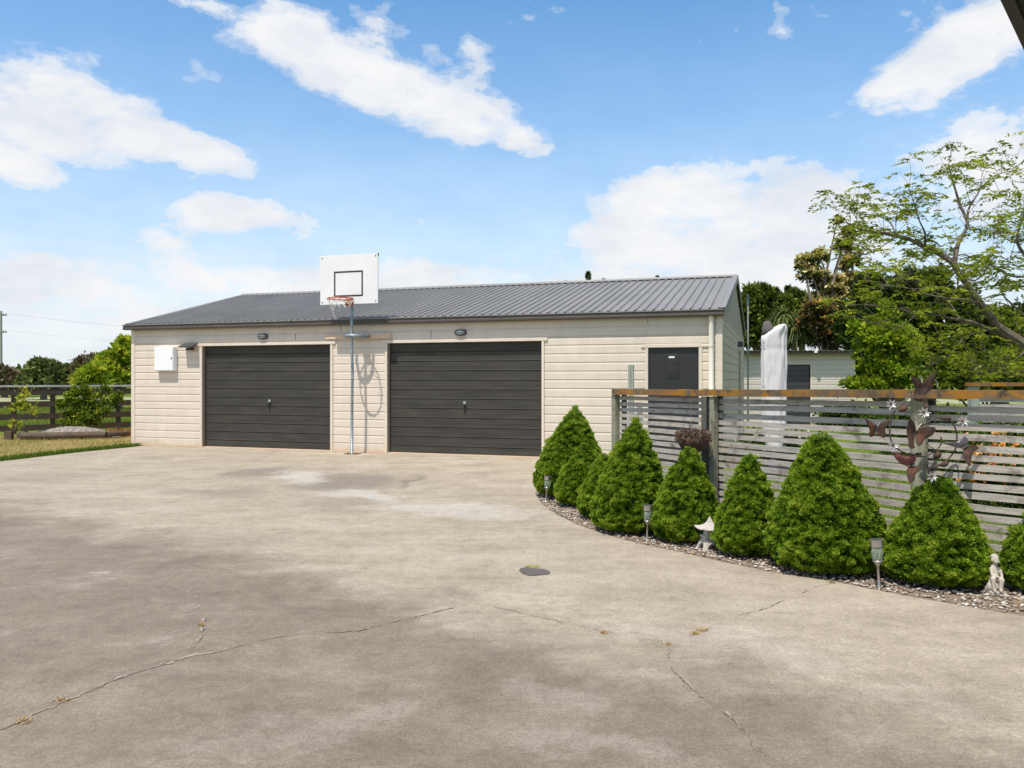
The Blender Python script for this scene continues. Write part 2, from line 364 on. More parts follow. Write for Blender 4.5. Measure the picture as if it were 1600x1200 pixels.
def concrete():
    m, nt, b = newmat('worn_concrete'); oc = objco(nt)
    big = noise(nt, oc, .33, 9, .62, .3)
    mid = noise(nt, mapping(nt, oc, rot=(0,0,.5), scale=(.8, 2.6, 1)), 1.1, 9, .66, .6)
    fine = noise(nt, oc, 38, 8, .75); grit = noise(nt, oc, 210, 3, .6)
    sc3 = N(nt, 'ShaderNodeSeparateXYZ'); L(nt, oc, sc3.inputs[0])
    mot = noise(nt, oc, 1.5, 11, .72, .25); blot = noise(nt, mapping(nt, oc, rot=(0,0,.9), scale=(1,1.5,1)), .8, 8, .7, 1.2)
    mm = math_(nt, 'ADD', math_(nt, 'MULTIPLY', mid, .4), math_(nt, 'MULTIPLY', mot, .6))
    c = ramp(nt, mm, [(.33, (.255, .217, .168)), (.5, (.345, .297, .234)), (.66, (.425, .375, .302))])
    sx = N(nt, 'ShaderNodeSeparateXYZ'); L(nt, oc, sx.inputs[0])
    nw = N(nt, 'ShaderNodeTexNoise'); nw.inputs['Scale'].default_value = 1.3; nw.inputs['Detail'].default_value = 9; nw.inputs['Roughness'].default_value = .65; L(nt, oc, nw.inputs['Vector'])
    wa = N(nt, 'ShaderNodeVectorMath', operation='MULTIPLY_ADD'); L(nt, nw.outputs['Color'], wa.inputs[0]); wa.inputs[1].default_value = (1.5, 1.5, 0); L(nt, oc, wa.inputs[2])
    ws = N(nt, 'ShaderNodeVectorMath', operation='SUBTRACT'); L(nt, wa.outputs[0], ws.inputs[0]); ws.inputs[1].default_value = (.75, .75, 0); warpv = ws.outputs[0]
    def blob(cx, cy, rx, ry, rot, lo=.10, hi=.60):
        v = mapping(nt, warpv, (cx, cy, 0), (0, 0, rot), (rx, ry, 1), 'TEXTURE')
        gr = N(nt, 'ShaderNodeTexGradient', gradient_type='SPHERICAL'); L(nt, v, gr.inputs[0])
        return ramp(nt, math_(nt, 'ADD', gr.outputs['Fac'], math_(nt, 'MULTIPLY', math_(nt, 'SUBTRACT', mot, .5), .9)), [(lo, 0.), (hi, 1.)])
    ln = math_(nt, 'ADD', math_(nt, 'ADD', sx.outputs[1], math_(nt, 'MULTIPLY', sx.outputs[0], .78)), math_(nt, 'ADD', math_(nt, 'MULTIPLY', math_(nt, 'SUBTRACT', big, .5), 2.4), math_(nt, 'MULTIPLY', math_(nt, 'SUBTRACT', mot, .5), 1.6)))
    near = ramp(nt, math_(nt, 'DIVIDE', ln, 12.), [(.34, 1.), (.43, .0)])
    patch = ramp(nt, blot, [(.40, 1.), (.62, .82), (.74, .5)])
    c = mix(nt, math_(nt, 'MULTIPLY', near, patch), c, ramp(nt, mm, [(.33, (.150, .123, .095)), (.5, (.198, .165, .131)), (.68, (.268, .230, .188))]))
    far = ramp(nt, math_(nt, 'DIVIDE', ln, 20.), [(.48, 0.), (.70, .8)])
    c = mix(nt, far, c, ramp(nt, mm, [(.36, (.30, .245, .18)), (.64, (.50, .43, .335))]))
    wear = ramp(nt, blot, [(.28, .22), (.42, 0.)])
    c = mix(nt, wear, c, (.20, .175, .148))
    for (px, py, hw, hh, rot, colr, amt) in DARKS:
        p = G(px, py); rx = hw/F*p.y; ry = hh*p.y*p.y/(H*F)
        c = mix(nt, math_(nt, 'MULTIPLY', blob(p.x, p.y, rx*1.35, ry*1.35, rot), amt), c, colr)
    c = mix(nt, 1., c, ramp(nt, noise(nt, oc, 9, 10, .8), [(.28, .74), (.5, 1.0), (.72, 1.22)]), 'MULTIPLY')
    c = mix(nt, 1., c, ramp(nt, fine, [(.28, .76), (.5, 1.0), (.72, 1.22)]), 'MULTIPLY')
    c = mix(nt, 1., c, ramp(nt, grit, [(.3, .74), (.5, 1.), (.72, 1.26)]), 'MULTIPLY')
    c = mix(nt, 1., c, ramp(nt, noise(nt, oc, 95, 4, .75), [(.30, .70), (.5, 1.), (.70, 1.32)]), 'MULTIPLY')
    pale = ramp(nt, noise(nt, oc, 3.1, 12, .8), [(.60, 0.), (.74, .26)])
    c = mix(nt, pale, c, (.42, .40, .37))
    L(nt, c, b.inputs['Base Color']); b.inputs['Roughness'].default_value = .85; b.inputs['Specular IOR Level'].default_value = .25
    bump(nt, b, math_(nt, 'ADD', fine, grit), .35, .004)
    return m
DK = (.205, .178, .148); LT = (.46, .435, .40)
DARKS = [(405,738,55,8,.3,DK,.75),(545,752,85,16,.2,DK,.85),(640,752,16,11,0,DK,.8),(340,770,75,9,-.25,DK,.55),(530,785,60,10,0,DK,.45),
 (60,745,90,10,0,DK,.4),(470,745,42,12,.35,LT,.75),(560,775,90,6,-.4,LT,.75),(690,792,120,8,-.25,LT,.6),(800,805,110,8,-.15,LT,.4),
 (330,845,140,14,0,DK,.25),(480,1130,150,30,.2,LT,.16),(900,1180,120,30,0,LT,.2),(880,1090,70,30,0,LT,.16),
 (1150,1010,170,28,-.2,LT,.28),(1400,1080,120,16,.1,LT,.12),(700,720,60,4,0,LT,.3)]
M['concrete'] = concrete()
left = [G(207,698.5), G(120,707), G(0,721), Vector((-8.9,11.5,0)), Vector((-9.6,9,0)), Vector((-11,5,0)), Vector((-11,-5,0)), Vector((8,-5,0)), Vector((8,3.4,0))]
dpts = [FW(0,.05)]+left+list(reversed(edge))+[FW(9.3,-.5), FW(9.3,.05)]
dr = MB(); dr.add([(p[0], p[1], 0) for p in dpts], [tuple(range(len(dpts)))])
# cracks: thin ribbons of dust and a dark core just above the slab
def ribbon(mb, pts, wd, z, jag=.35, step=.035, gap=0.):
    P = [Vector((p[0], p[1], 0)) for p in pts]; out = []
    for a, b in zip(P, P[1:]):
        n = max(2, int((b-a).length/step)); d = (b-a).normalized(); s = Vector((-d.y, d.x, 0))
        for k in range(n): out.append((a.lerp(b, k/n)+s*random.uniform(-1, 1)*.009+s*.02*mnoise.noise(a.lerp(b, k/n)*4), s))
    vs = []
    for i, (p, s) in enumerate(out):
        w_ = wd*max(.15, 1+jag*2.2*mnoise.noise(p*17)+random.uniform(-.15, .15))*min(1, .25+3*i/len(out), .25+3*(len(out)-1-i)/len(out))
        vs += [(p.x-s.x*w_/2, p.y-s.y*w_/2, z), (p.x+s.x*w_/2, p.y+s.y*w_/2, z)]
    mb.add(vs, [(2*i, 2*i+1, 2*i+3, 2*i+2) for i in range(len(out)-1) if mnoise.noise(out[i][0]*6) > -.5+gap*1.6])
cracks = [[(-60,1170),(0,1140),(60,1115),(130,1083),(180,1063),(240,1042),(300,1025),(345,1018),(400,1003)],[(400,1003),(460,992),(560,985),(650,965),(740,942)],
 [(298,1022),(316,990),(318,965),(306,940),(300,918)],[(1042,1010),(1045,1035),(1080,1080),(1125,1110),(1165,1145),(1175,1165),(1200,1185)],
 [(1095,985),(1125,972),(1200,950),(1235,935),(1270,918),(1310,910)],[(1042,1007),(1095,985)]]
n0 = len(dr.f)
for i, c_ in enumerate(cracks): ribbon(dr, [G(*p) for p in c_], (.018,.009,.012,.009,.005,.009)[i], .003, .7, .02, (.0,.25,.15,.2,.3,.2)[i])
n1 = len(dr.f)
for i, c_ in enumerate(cracks): ribbon(dr, [G(*p) for p in c_], .0028, .005, .9, .035, .18)
ribbon(dr, [G(*p) for p in [(740,942),(950,988),(1042,1007)]], .004, .005, .9)
# tar-like repair patch
pp = [(811,892),(813,888.5),(818,887.5),(825,887),(830,888),(838,889),(846,889.5),(853,890.5),(858,893),(860,896),(855,898),(846,899),(836,900),(828,900),(822,899),(815,896)]
dr.add([(*G(*p)[:2], .004) for p in reversed(pp)], [tuple(range(len(pp)))])
n2 = len(dr.f)
M['dust'] = surf('crack_dust', (.33,.28,.225), .25, 12, .95, c2=(.26,.22,.18), amt=(.42,.6))
M['core'] = surf('crack_core', (.14,.115,.09), .3, 20, .95)
M['tar'] = surf('repair_patch', (.105,.092,.085), .12, 10, .8)
drive = dr.build('driveway', [M['concrete'], M['dust'], M['core'], M['tar']]); tag(drive, kind='structure')
for i, p_ in enumerate(drive.data.polygons): p_.material_index = 0 if i < n0 else 1 if i < n1 else 3 if i == n2-1 else 2

# ------------------------------------------------------------------ garage (local x along the front, y into the building)
gar = thing('garage', 'long cream weatherboard double garage with grey ribbed metal roof', 'garage', PL, ANG)
LEN, DEP, RH = 12.02, 8.0, 3.545
def boards(mb, x0, x1, z0, z1, pitch=.15, off=H, lip=.0155, fn=None):
    k = math.floor((z0-off)/pitch)
    while off+k*pitch < z1-1e-6:
        a = off+k*pitch; b = a+pitch; za, zb = max(a, z0), min(b, z1)
        e = zb-za; pr = [(0, za), (-lip, za), (-lip+.001, za+e*.72), (-lip+.0055, za+e*.87), (-.002, zb)]
        v0 = len(mb.v); mb.sweep(pr, x0, x1, False)
        if fn: mb.v[v0:] = [tuple(fn(Vector(p))) for p in mb.v[v0:]]
        k += 1
W1 = (1.737, 1.792, 4.763, 4.815); W2 = (5.926, 5.972, 8.973, 9.020); D3 = (10.782, 10.828, 11.658, 11.712)
DT = 2.055; TT = DT+.055
wl = MB()
boards(wl, .08, W1[0], .05, TT); boards(wl, W1[3], W2[0], .05, TT); boards(wl, W2[3], D3[0], .05, TT)
boards(wl, D3[0], D3[3], 1.955, TT); boards(wl, D3[3], LEN-.09, .05, TT); boards(wl, .08, LEN-.09, TT, 2.50)
# solid wall behind the boards
for a, b in ((.02, W1[1]), (W1[2], W2[1]), (W2[2], D3[1]), (D3[2], LEN-.02)): wl.box(a, b, .001, .10, 0, DT)
wl.box(D3[1], D3[2], .001, .10, 1.91, DT); wl.box(.02, LEN-.02, .001, .10, DT, 2.50)
wl.box(.02, .12, .102, DEP, 0, 2.5); wl.box(.14, LEN-.14, DEP-.1, DEP, 0, 2.5)
# right side wall, boards running back, with the door gap
mr = Matrix.Translation((LEN, 0, 0)) @ Matrix.Rotation(R(90), 4, 'Z')
SD = (5.15, 6.15)
boards(wl, .06, SD[0]-.05, .05, 2.40, fn=lambda v: mr @ v); boards(wl, SD[1]+.05, DEP-.06, .05, 2.40, fn=lambda v: mr @ v); boards(wl, SD[0]-.05, SD[1]+.05, 2.08, 2.40, fn=lambda v: mr @ v)
wl.box(LEN-.10, LEN-.001, .102, SD[0], 0, 2.5); wl.box(LEN-.10, LEN-.001, SD[1], DEP-.102, 0, 2.5); wl.box(LEN-.10, LEN-.001, SD[0], SD[1], 2.05, 2.5)
ml = Matrix.Translation((0, DEP, 0)) @ Matrix.Rotation(R(-90), 4, 'Z')
boards(wl, .06, DEP-.06, .05, 2.45, fn=lambda v: ml @ v)
wl.build('wall', M['cream'], gar)
# butt joints in the head boards
jt = MB()
for s_, za, zb in ((3.98, 2.13, 2.28), (4.98, 2.28, 2.43), (6.86, 2.13, 2.28), (10.82, 2.28, 2.43)): MB().box(s_, s_+.005, -.0205, -.001, za+.004, zb-.016).build('board_joint', M['fascia'], gar)
for x0, x1 in ((-.012, .08), (LEN-.09, LEN+.016)):
    MB().box(x0, x1, -.026, .06, 0, 2.47).build('corner_board', M['cream_trim'], gar, bevel=.004)
MB().box(LEN-.02, LEN+.016, DEP-.08, DEP+.012, 0, 2.47).build('corner_board', M['cream_trim'], gar)
for a, b in ((.084, W1[0]), (W1[3], W2[0]), (W2[3], D3[0])): MB().box(a, b, -.024, 0, .005, .048).build('base_flashing', M['plank'], gar)
# door surrounds, and the tilting doors
def handle(parent, x, z, y):
    h = MB(); h.box(x-.028, x+.028, y-.016, y, z+.045, z+.095); o = h.build('handle', M['chrome'], parent, bevel=.005)
    t = MB(); t.box(x-.022, x+.022, y-.012, y-.001, z-.065, z+.043); t.tube([(x, y-.012, z+.015), (x, y-.05, z+.01)], .009)
    t.tube([(x-.03, y-.052, z+.010), (x+.0, y-.056, z+.006), (x+.006, y-.054, z-.06)], .009); t.build('lock_plate', M['black'], parent)
for (a, b, c, d), hx in ((W1, 3.334), (W2, 7.491)):
    for u0, u1 in ((a, b), (c, d)): MB().box(u0, u1, -.034, .09, 0, DT).build('door_jamb', M['cream_trim'], gar, bevel=.003)
    MB().box(a-.06, d+.06, -.040, .09, DT+.0005, TT-.002).build('door_head', M['cream_trim'], gar, bevel=.003)
    dm = MB(); y0 = .075; pr = [(y0, .022)]
    zs = [.149+.1735*k for k in range(11)]
    for z in zs:
        if z-.085 > .03: pr += [(y0, z-.089), (y0-.003, z-.086), (y0-.003, z-.083), (y0, z-.080)]
        pr += [(y0, z-.006), (y0+.014, z-.004), (y0+.014, z+.001), (y0-.004, z+.012), (y0, z+.020)]
    pr += [(y0, DT)]
    dm.sweep(pr, b+.006, c-.006, False)
    dm.box(b+.004, c-.004, y0+.016, y0+.03, .02, DT)
    dd = dm.build('garage_door', M['door'], gar)
    handle(dd, hx, .885, y0-.002)
    MB().box(b, c, -.02, .12, .001, .018).build('door_sill', M['plank'], gar)
# small black door with a pet flap, half hidden by the fence
fr = MB(); fr.box(D3[0], D3[1], -.03, .06, 0, 1.91); fr.box(D3[2], D3[3], -.03, .06, 0, 1.91); fr.box(D3[0]-.07, D3[3]+.12, -.034, .06, 1.912, 1.952); fr.build('door_frame', M['cream_trim'], gar, bevel=.003)
d3 = MB().box(D3[1], D3[2], .015, .05, .01, 1.909).build('door', M['door_flat'], gar); d3['label'] = 'plain black side door'
cx = (D3[1]+D3[2])/2-.02
fl = MB(); fl.box(cx-.11, cx+.11, .006, .015, 1.40, 1.80); fl.box(cx-.075, cx+.075, .000, .006, 1.44, 1.70); fl.build('flap', M['black'], d3, bevel=.004)
MB().box(cx-.055, cx+.04, -.002, .0055, 1.735, 1.765).build('sticker', M['sticker'], d3)
for dx in (-.14, .14, .22):
    for dz in (1.42, 1.54, 1.78): MB().ell((cx+dx, .012, dz), (.008, .005, .008), nu=6, nv=4).build('bolt', M['bolt'], d3)
# side wall door seen edge on
sdm = MB(); sdm.box(LEN-.05, LEN-.015, SD[0], SD[1], .02, 2.03); sdo = sdm.build('side_door', M['gable'], gar)
MB().tube([(LEN-.013, SD[1]-.1, 1.0), (LEN+.04, SD[1]-.1, 1.0), (LEN+.04, SD[1]-.22, 1.0)], .009).build('handle', M['chrome'], sdo)
sf = MB(); sf.box(LEN-.05, LEN+.03, SD[0]-.05, SD[0], 0, 2.08); sf.box(LEN-.05, LEN+.03, SD[1], SD[1]+.05, 0, 2.08); sf.box(LEN-.05, LEN+.03, SD[0], SD[1], 2.03, 2.08)
sf.build('door_frame', M['cream_trim'], gar)
# gable infills of flat sheet
EZ = 2.50
for x0, x1 in ((LEN-.06, LEN+.006), (-.006, .06)):
    gm = MB(); gm.prism([(0.0, 2.41), (DEP, 2.41), (DEP, EZ-.02), (4.0, RH-.06), (0.0, EZ-.02)], lambda a, b, d: (d, a, b), x0, x1); gm.build('gable_panel', M['gable'], gar)
gt = MB(); gt.box(LEN-.05, LEN+.022, .0, DEP, 2.395, 2.425)
for k in range(1, 7): gt.box(LEN+.004, LEN+.014, k*1.15, k*1.15+.03, 2.426, 2.5+(min(k*1.15, 8-k*1.15-.03))*.245)
gt.build('gable_batten', M['cream_trim'], gar)
# ribbed roof: the left verge flares slightly towards the ridge
Ye, Ze = -.11, 2.515
def roofpt(s, t, side, lift=0):   # t 0 eave .. 1 ridge
    y = Ye+(4.0-Ye)*t; z = Ze+(RH-Ze)*t+lift
    return (s, y if side == 0 else 8.0-y, z)
rf = MB()
def verge(t): return -.07-.20*t
for side in (0, 1):
    pr = []; s = 0.0; x = -.30
    while x < LEN+.05:
        pr += [(x, 0), (x+.110, 0), (x+.120, .032), (x+.136, .032), (x+.146, 0)]; x += .152
    n = 14
    for i in range(n):
        t0, t1 = i/n, (i+1)/n
        lo = [q for q in pr if q[0] >= verge(t1)]; lo = [(verge(t0), 0, verge(t1))]+[(a, h_, a) for a, h_ in lo if a <= LEN+.04]+[(LEN+.05, 0, LEN+.05)]
        vs = []
        for a, h_, a1 in lo: vs += [roofpt(max(a, verge(t0)), t0, side, h_), roofpt(a1, t1, side, h_)]
        fs = [(2*j, 2*j+2, 2*j+3, 2*j+1) if side == 0 else (2*j, 2*j+1, 2*j+3, 2*j+2) for j in range(len(lo)-1)]
        rf.add(vs, fs)
roof = rf.build('roof', M['roof'], gar)
und = MB()
for side in (0, 1):
    v = [roofpt(verge(0)+.02, 0, side, -.03), roofpt(LEN+.03, 0, side, -.03), roofpt(LEN+.03, 1, side, -.03), roofpt(verge(1)+.02, 1, side, -.03)]
    und.add(v, [(0, 3, 2, 1)])
und.build('roof_lining', M['fascia'], roof)
rc = MB(); 
rc.add([roofpt(-.28, .955, 0, .026), roofpt(LEN+.06, .955, 0, .026), (LEN+.06, 4.0, RH+.035), (-.28, 4.0, RH+.035), roofpt(-.28, .955, 1, .026), roofpt(LEN+.06, .955, 1, .026)], [(0,1,2,3), (3,2,5,4)])
rc.tube([(-.28, 4.0, RH+.03), (LEN+.06, 4.0, RH+.03)], .018, 8)
rc.build('ridge_cap', M['roof'], roof)
# verge flashings
for xs, sgn in ((LEN+.05, 1), (None, -1)):
    bm_ = MB()
    for side in (0, 1):
        for i in range(1):
            a0 = xs if xs else verge(0); a1 = xs if xs else verge(1)
            vs = []
            for t, a in ((0, a0), (1, a1)):
                for (dx, dz) in ((-.10*sgn, .024), (.018*sgn, .030), (.022*sgn, -.10), (.012*sgn, -.10)): vs.append(roofpt(a+dx, t, side, dz))
            bm_.add(vs, [(i_, i_+1, i_+5, i_+4) for i_ in range(3)])
    bm_.build('barge_flashing', M['roof'], roof)
so = MB(); so.box(-.06, LEN+.02, -.048, -.03, 2.43, 2.51); so.box(-.06, LEN+.02, -.048, -.001, 2.472, 2.485); so.build('fascia', M['fascia'], gar)
gu = MB(); gp = [(-.05, 2.522), (-.05, 2.412), (-.155, 2.412), (-.166, 2.425), (-.166, 2.450), (-.158, 2.458), (-.158, 2.492), (-.172, 2.500), (-.172, 2.518), (-.160, 2.522), (-.158, 2.51), (-.148, 2.43), (-.06, 2.43), (-.06, 2.522)]
gu.sweep(gp, -.10, LEN+.04)
gut = gu.build('gutter', M['gutter'], gar)
gl = MB(); gl.box(-.10, LEN+.04, -.1745, -.1725, 2.503, 2.516); gl.build('gutter_lip', M['roof'], gut)
jn = MB()
for s_ in (3.98, 7.2, 10.6): MB().sweep([(-.1685, 2.409), (-.1685, 2.452), (-.1605, 2.460), (-.1605, 2.494), (-.1755, 2.502), (-.1755, 2.520)], s_, s_+.03, False).build('gutter_joint', M['plastic'], gut)
dp = MB(); dp.tube([(11.862, -.10, 2.42), (11.862, -.085, 2.36), (11.862, -.075, 2.30), (11.862, -.075, .03)], .040, 20); dpo = dp.build('downpipe', M['pale_pipe'], gar, smooth=True)
cl = MB()
for z in (.6, 1.9): MB().lathe([(.043, 0), (.043, .03)], 20, (11.862, -.075, z)).build('pipe_clip', M['cream_trim'], dpo)
# eave gable return board at the right
# ---- things fixed to the garage
def onwall(name, label, cat, s, group=None): return thing(name, label, cat, FW(s, 0, 0), ANG, group)
mbx = onwall('meter_box', 'white metal meter box fixed to the cream wall left of the doors', 'meter box', .685)
MB().box(0, .48, -.125, -.014, 1.555, 2.045).build('cabinet', M['white'], mbx, bevel=.004)
MB().box(.012, .468, -.136, -.126, 1.567, 2.033).build('cabinet_door', M['white'], mbx, bevel=.004)
MB().box(.43, .45, -.142, -.1365, 1.79, 1.83).build('latch', M['plastic'], mbx)
sf = onwall('solar_floodlight', 'small black solar floodlight under the eave beside the meter box', 'floodlight', 1.33)
rm = Matrix.Translation((.20, -.12, 2.075)) @ Matrix.Rotation(R(24), 4, 'X')
MB().box(-.165, .165, -.10, .10, -.012, .012, rm).build('solar_panel', M['plastic'], sf, bevel=.003)
MB().box(.13, .27, -.10, -.04, 1.975, 2.02).build('lamp_head', M['black'], sf, bevel=.006)
MB().box(.19, .30, -.035, -.014, 1.95, 2.05).tube([(.22, -.04, 2.03), (.22, -.10, 2.06)], .012).build('bracket', M['plank'], sf)
def bulkhead(s, label):
    t = onwall('bulkhead_light', label, 'wall light', s, 'oval bulkhead lights above the garage doors')
    z = 2.225
    def oval(mb, rx, rz, y0, y1, k=.85):
        n = 28; p0 = []; p1 = []
        for i in range(n):
            a = 2*math.pi*i/n; c, s2 = math.cos(a), math.sin(a)
            x = rx*math.copysign(abs(c)**.75, c); zz = rz*math.copysign(abs(s2)**.75, s2)
            p0.append((x, y0, z+zz)); p1.append((x*k, y1, z+zz*k))
        mb.add(p0+p1, [tuple(reversed(range(n))), tuple(range(n, 2*n))]+[(i, (i+1)%n, (i+1)%n+n, i+n) for i in range(n)])
        return mb
    oval(MB(), .115, .06, -.014, -.055, .93).build('housing', M['plastic'], t, bevel=.003)
    oval(MB(), .085, .038, -.050, -.088, .80).build('lens', M['lens'], t, smooth=False)
    cg = MB(); cg.box(-.09, .09, -.096, -.088, z-.004, z+.004)
    for dx in (-.03, .03): cg.box(dx-.003, dx+.003, -.094, -.086, z-.036, z+.036)
    cg.build('guard', M['plastic'], t)
bulkhead(3.25, 'oval grey bulkhead light above the left garage door')
bulkhead(7.45, 'oval grey bulkhead light above the right garage door')
sl = thing('wall_lamp', 'tiny lamp high on the shaded side wall of the garage', 'lamp', PL+E_*(LEN+.02)+N_*5.0, ANG)
MB().box(-.02, .10, -.05, .05, 2.10, 2.22).build('housing', M['plastic'], sl, bevel=.01)
MB().box(.101, .115, -.035, .035, 2.11, 2.18).build('lens', M['lens'], sl)
mp_ = thing('antenna_mast', 'thin pale blue mast standing at the back corner of the garage', 'mast', PL+E_*(LEN+.13)+N_*7.6, ANG)
MB().tube([(0,0,0), (0,0,3.35)], .021, 10).build('pole', M['treated'], mp_)
MB().tube([(0,0,3.35), (0,0,3.52)], .028, 10).lathe([(.035,0),(.035,.05)], 10, (0,0,3.26)).build('cap', M['bluegrey'], mp_)
# ---- basketball hoop
PS, PD = 5.42, -.36
hp = thing('basketball_hoop', 'white basketball backboard with orange rim on a galvanised pole', 'basketball hoop', FW(PS, PD), ANG)
MB().tube([(0,0,.005), (.002,0,.8), (.012,0,1.5), (-.006,0,2.2), (.0,0,2.6), (0,0,3.35)], .026, 16).build('pole', M['galv'], hp, smooth=True)
bp = MB(); bp.box(-.13, .13, -.06, .10, .001, .012)
for dx in (-.09, .09): bp.lathe([(.012, 0), (.012, .014)], 6, (dx, .02, .012))
bp.build('base_plate', M['bolt'], hp)
bb = MB(); bb.box(-.625, .575, -.075, -.050, 2.765, 3.675); bbo = bb.build('backboard', M['white_board'], hp, bevel=.003)
sq = MB(); x0, x1, z0, z1, t = -.33, .27, 2.905, 3.375, .028
for q in ((x0, x1, z1-t, z1), (x0, x1, z0, z0+t), (x0, x0+t, z0+t, z1-t), (x1-t, x1, z0+t, z1-t)): sq.box(q[0], q[1], -.0785, -.0755, q[2], q[3])
sq.build('target_square', M['black'], bbo)
for dx in (-.58, .53):
    for z in (2.81, 3.63): MB().ell((dx, -.078, z), (.012, .006, .012), nu=8, nv=4).build('bolt', M['plastic'], bbo)
bf = MB(); bf.box(-.5, .45, -.048, -.032, 2.90, 2.95); bf.box(-.5, .45, -.048, -.032, 3.40, 3.45); bf.box(.577, .586, -.085, -.05, 3.63, 3.675); bf.build('back_frame', M['bluegrey'], bbo)
RZ = 2.835; ri = MB(); rr = .225; cy = -.075-.11-rr
ri.tube([(rr*math.cos(a), cy+rr*math.sin(a), RZ) for a in np.linspace(0, 2*math.pi, 41)], .011, 8, False)
for a in range(12):
    q = 2*math.pi*a/12; ri.tube([(rr*math.cos(q+d), cy+rr*math.sin(q+d), RZ-.012-.018*math.cos(d*14)) for d in (-.1, -.05, 0, .05, .1)], .004, 5)
ri.box(-.075, .075, -.185, -.0805, RZ-.012, RZ+.006); ri.box(-.075, .075, -.0805, -.076, RZ-.10, RZ+.03)
for dx in (-.06, .06): ri.tube([(dx, -.085, RZ-.09), (dx, -.18, RZ-.012)], .007, 6)
ri.build('rim', M['orange'], hp)
ne = MB(); LV = 5
random.seed(12)
def npnt(k, j):
    q = 2*math.pi*k/12; r_ = rr*(1-.11*j)*1.0; z = RZ-.02-.062*j
    return Vector((r_*math.cos(q), cy+r_*math.sin(q), z))
for k in range(12):
    deep = [2,1,1,2,2,3,4,5,3,2,1,1][k]
    for j in range(deep):
        if j and random.random() < .12: continue
        h_ = .5*(j % 2)
        ne.tube([npnt(k+h_, j), (npnt(k+h_, j)+npnt(k+.5-h_, j+1))/2+Vector((0,0,-.01)), npnt(k+.5-h_, j+1)], .0045, 5)
        ne.tube([npnt(k+h_, j), npnt(k-.5+h_*3-h_*2 if h_ else k-.5, j+1)], .0045, 5)
ne.tube([npnt(7, 4), npnt(7.2, 5), npnt(7.3, 5.4)+Vector((.01,0,-.02))], .0045, 5)
ne.build('net', M['net'], hp)
MB().box(-.745, .645, -PD-.056, -PD-.016, 2.145, 2.235).build('mounting_plank', M['plank'], hp, bevel=.004)
st = MB(); yb = -PD-.062
st.tube([(-.13, -.02, 2.185), (-.155, yb*.45, 2.186), (-.11, yb-.03, 2.186), (.0, yb-.02, 2.185), (.13, yb-.018, 2.182), (.20, yb-.03, 2.180), (.215, yb*.6, 2.180), (.15, .03, 2.182), (.04, -.036, 2.185), (-.05, -.045, 2.185), (-.13, -.02, 2.185)], .030, 10, False)
st.lathe([(.037, -.04), (.037, .04)], 16, (0, 0, 2.185)); st.build('wall_bracket', M['galv'], hp, smooth=True)

# ------------------------------------------------------------------ small cream shed at the back
SY = 24.3
def sx_(px): return (px-800)/F*SY
x0, x1 = 6.2, sx_(1336)
sh = thing('garden_shed', 'small cream weatherboard shed with corrugated roof behind the garage', 'shed', ((x0+x1)/2, SY, 0))
hw = (x1-x0)/2; dx0, dx1 = sx_(1225)-(x0+x1)/2, sx_(1266)-(x0+x1)/2
b_ = MB(); boards(b_, -hw, dx0-.04, 0, 2.17); boards(b_, dx1+.05, hw-.05, 0, 2.17); boards(b_, dx0-.04, dx1+.05, 1.86, 2.17)
b_.box(-hw, dx0, .001, .08, 0, 2.17); b_.box(dx1, hw, .001, .08, 0, 2.17); b_.box(dx0, dx1, .001, .08, 1.86, 2.17)
b_.box(hw-.08, hw, .081, 2.4, 0, 2.1); b_.box(-hw, -hw+.08, .081, 2.4, 0, 2.1); b_.box(-hw, hw, 2.401, 2.48, 0, 1.95); b_.build('wall', M['cream_shed'], sh)
MB().box(hw-.05, hw+.01, -.02, .03, 0, 2.17).build('corner_board', M['cream_trim'], sh)
t = MB(); t.box(dx0-.04, dx0, -.02, .05, 0, 1.87); t.box(dx1, dx1+.05, -.02, .05, 0, 1.87); t.box(dx0, dx1, -.02, .05, 1.83, 1.87); t.build('door_frame', M['cream_trim'], sh)
t = MB()
pr = [(.04, 0)]
for k in range(11): z = k*.166; pr += [(.04, z+.15), (.05, z+.155), (.05, z+.165), (.036, z+.166)]
t.sweep(pr+[(.04, 1.83)], dx0, dx1, False); t.box(dx0, dx1, .052, .07, 0, 1.83); t.build('door', M['window'], sh)
t = MB(); vs = []; n = int((2*hw+.3)/.0254)
for i in range(n+1):
    x = -hw-.1+i*.0254; z = .014*math.cos(2*math.pi*x/.152)
    vs += [(x, -.33, 2.245+z), (x, 2.7, 2.0+z)]
t.add(vs, [(2*i, 2*i+2, 2*i+3, 2*i+1) for i in range(n)])
o_ = t.build('roof', M['corr'], sh); md = o_.modifiers.new('thickness', 'SOLIDIFY'); md.thickness = .012
MB().box(-hw-.02, hw+.03, -.29, -.25, 2.15, 2.212).build('fascia', M['fascia'], sh)
MB().box(sx_(1268)-(x0+x1)/2-.04, sx_(1268)-(x0+x1)/2+.04, -.36, -.30, 2.17, 2.27).build('vent_cap', M['sticker'], sh)

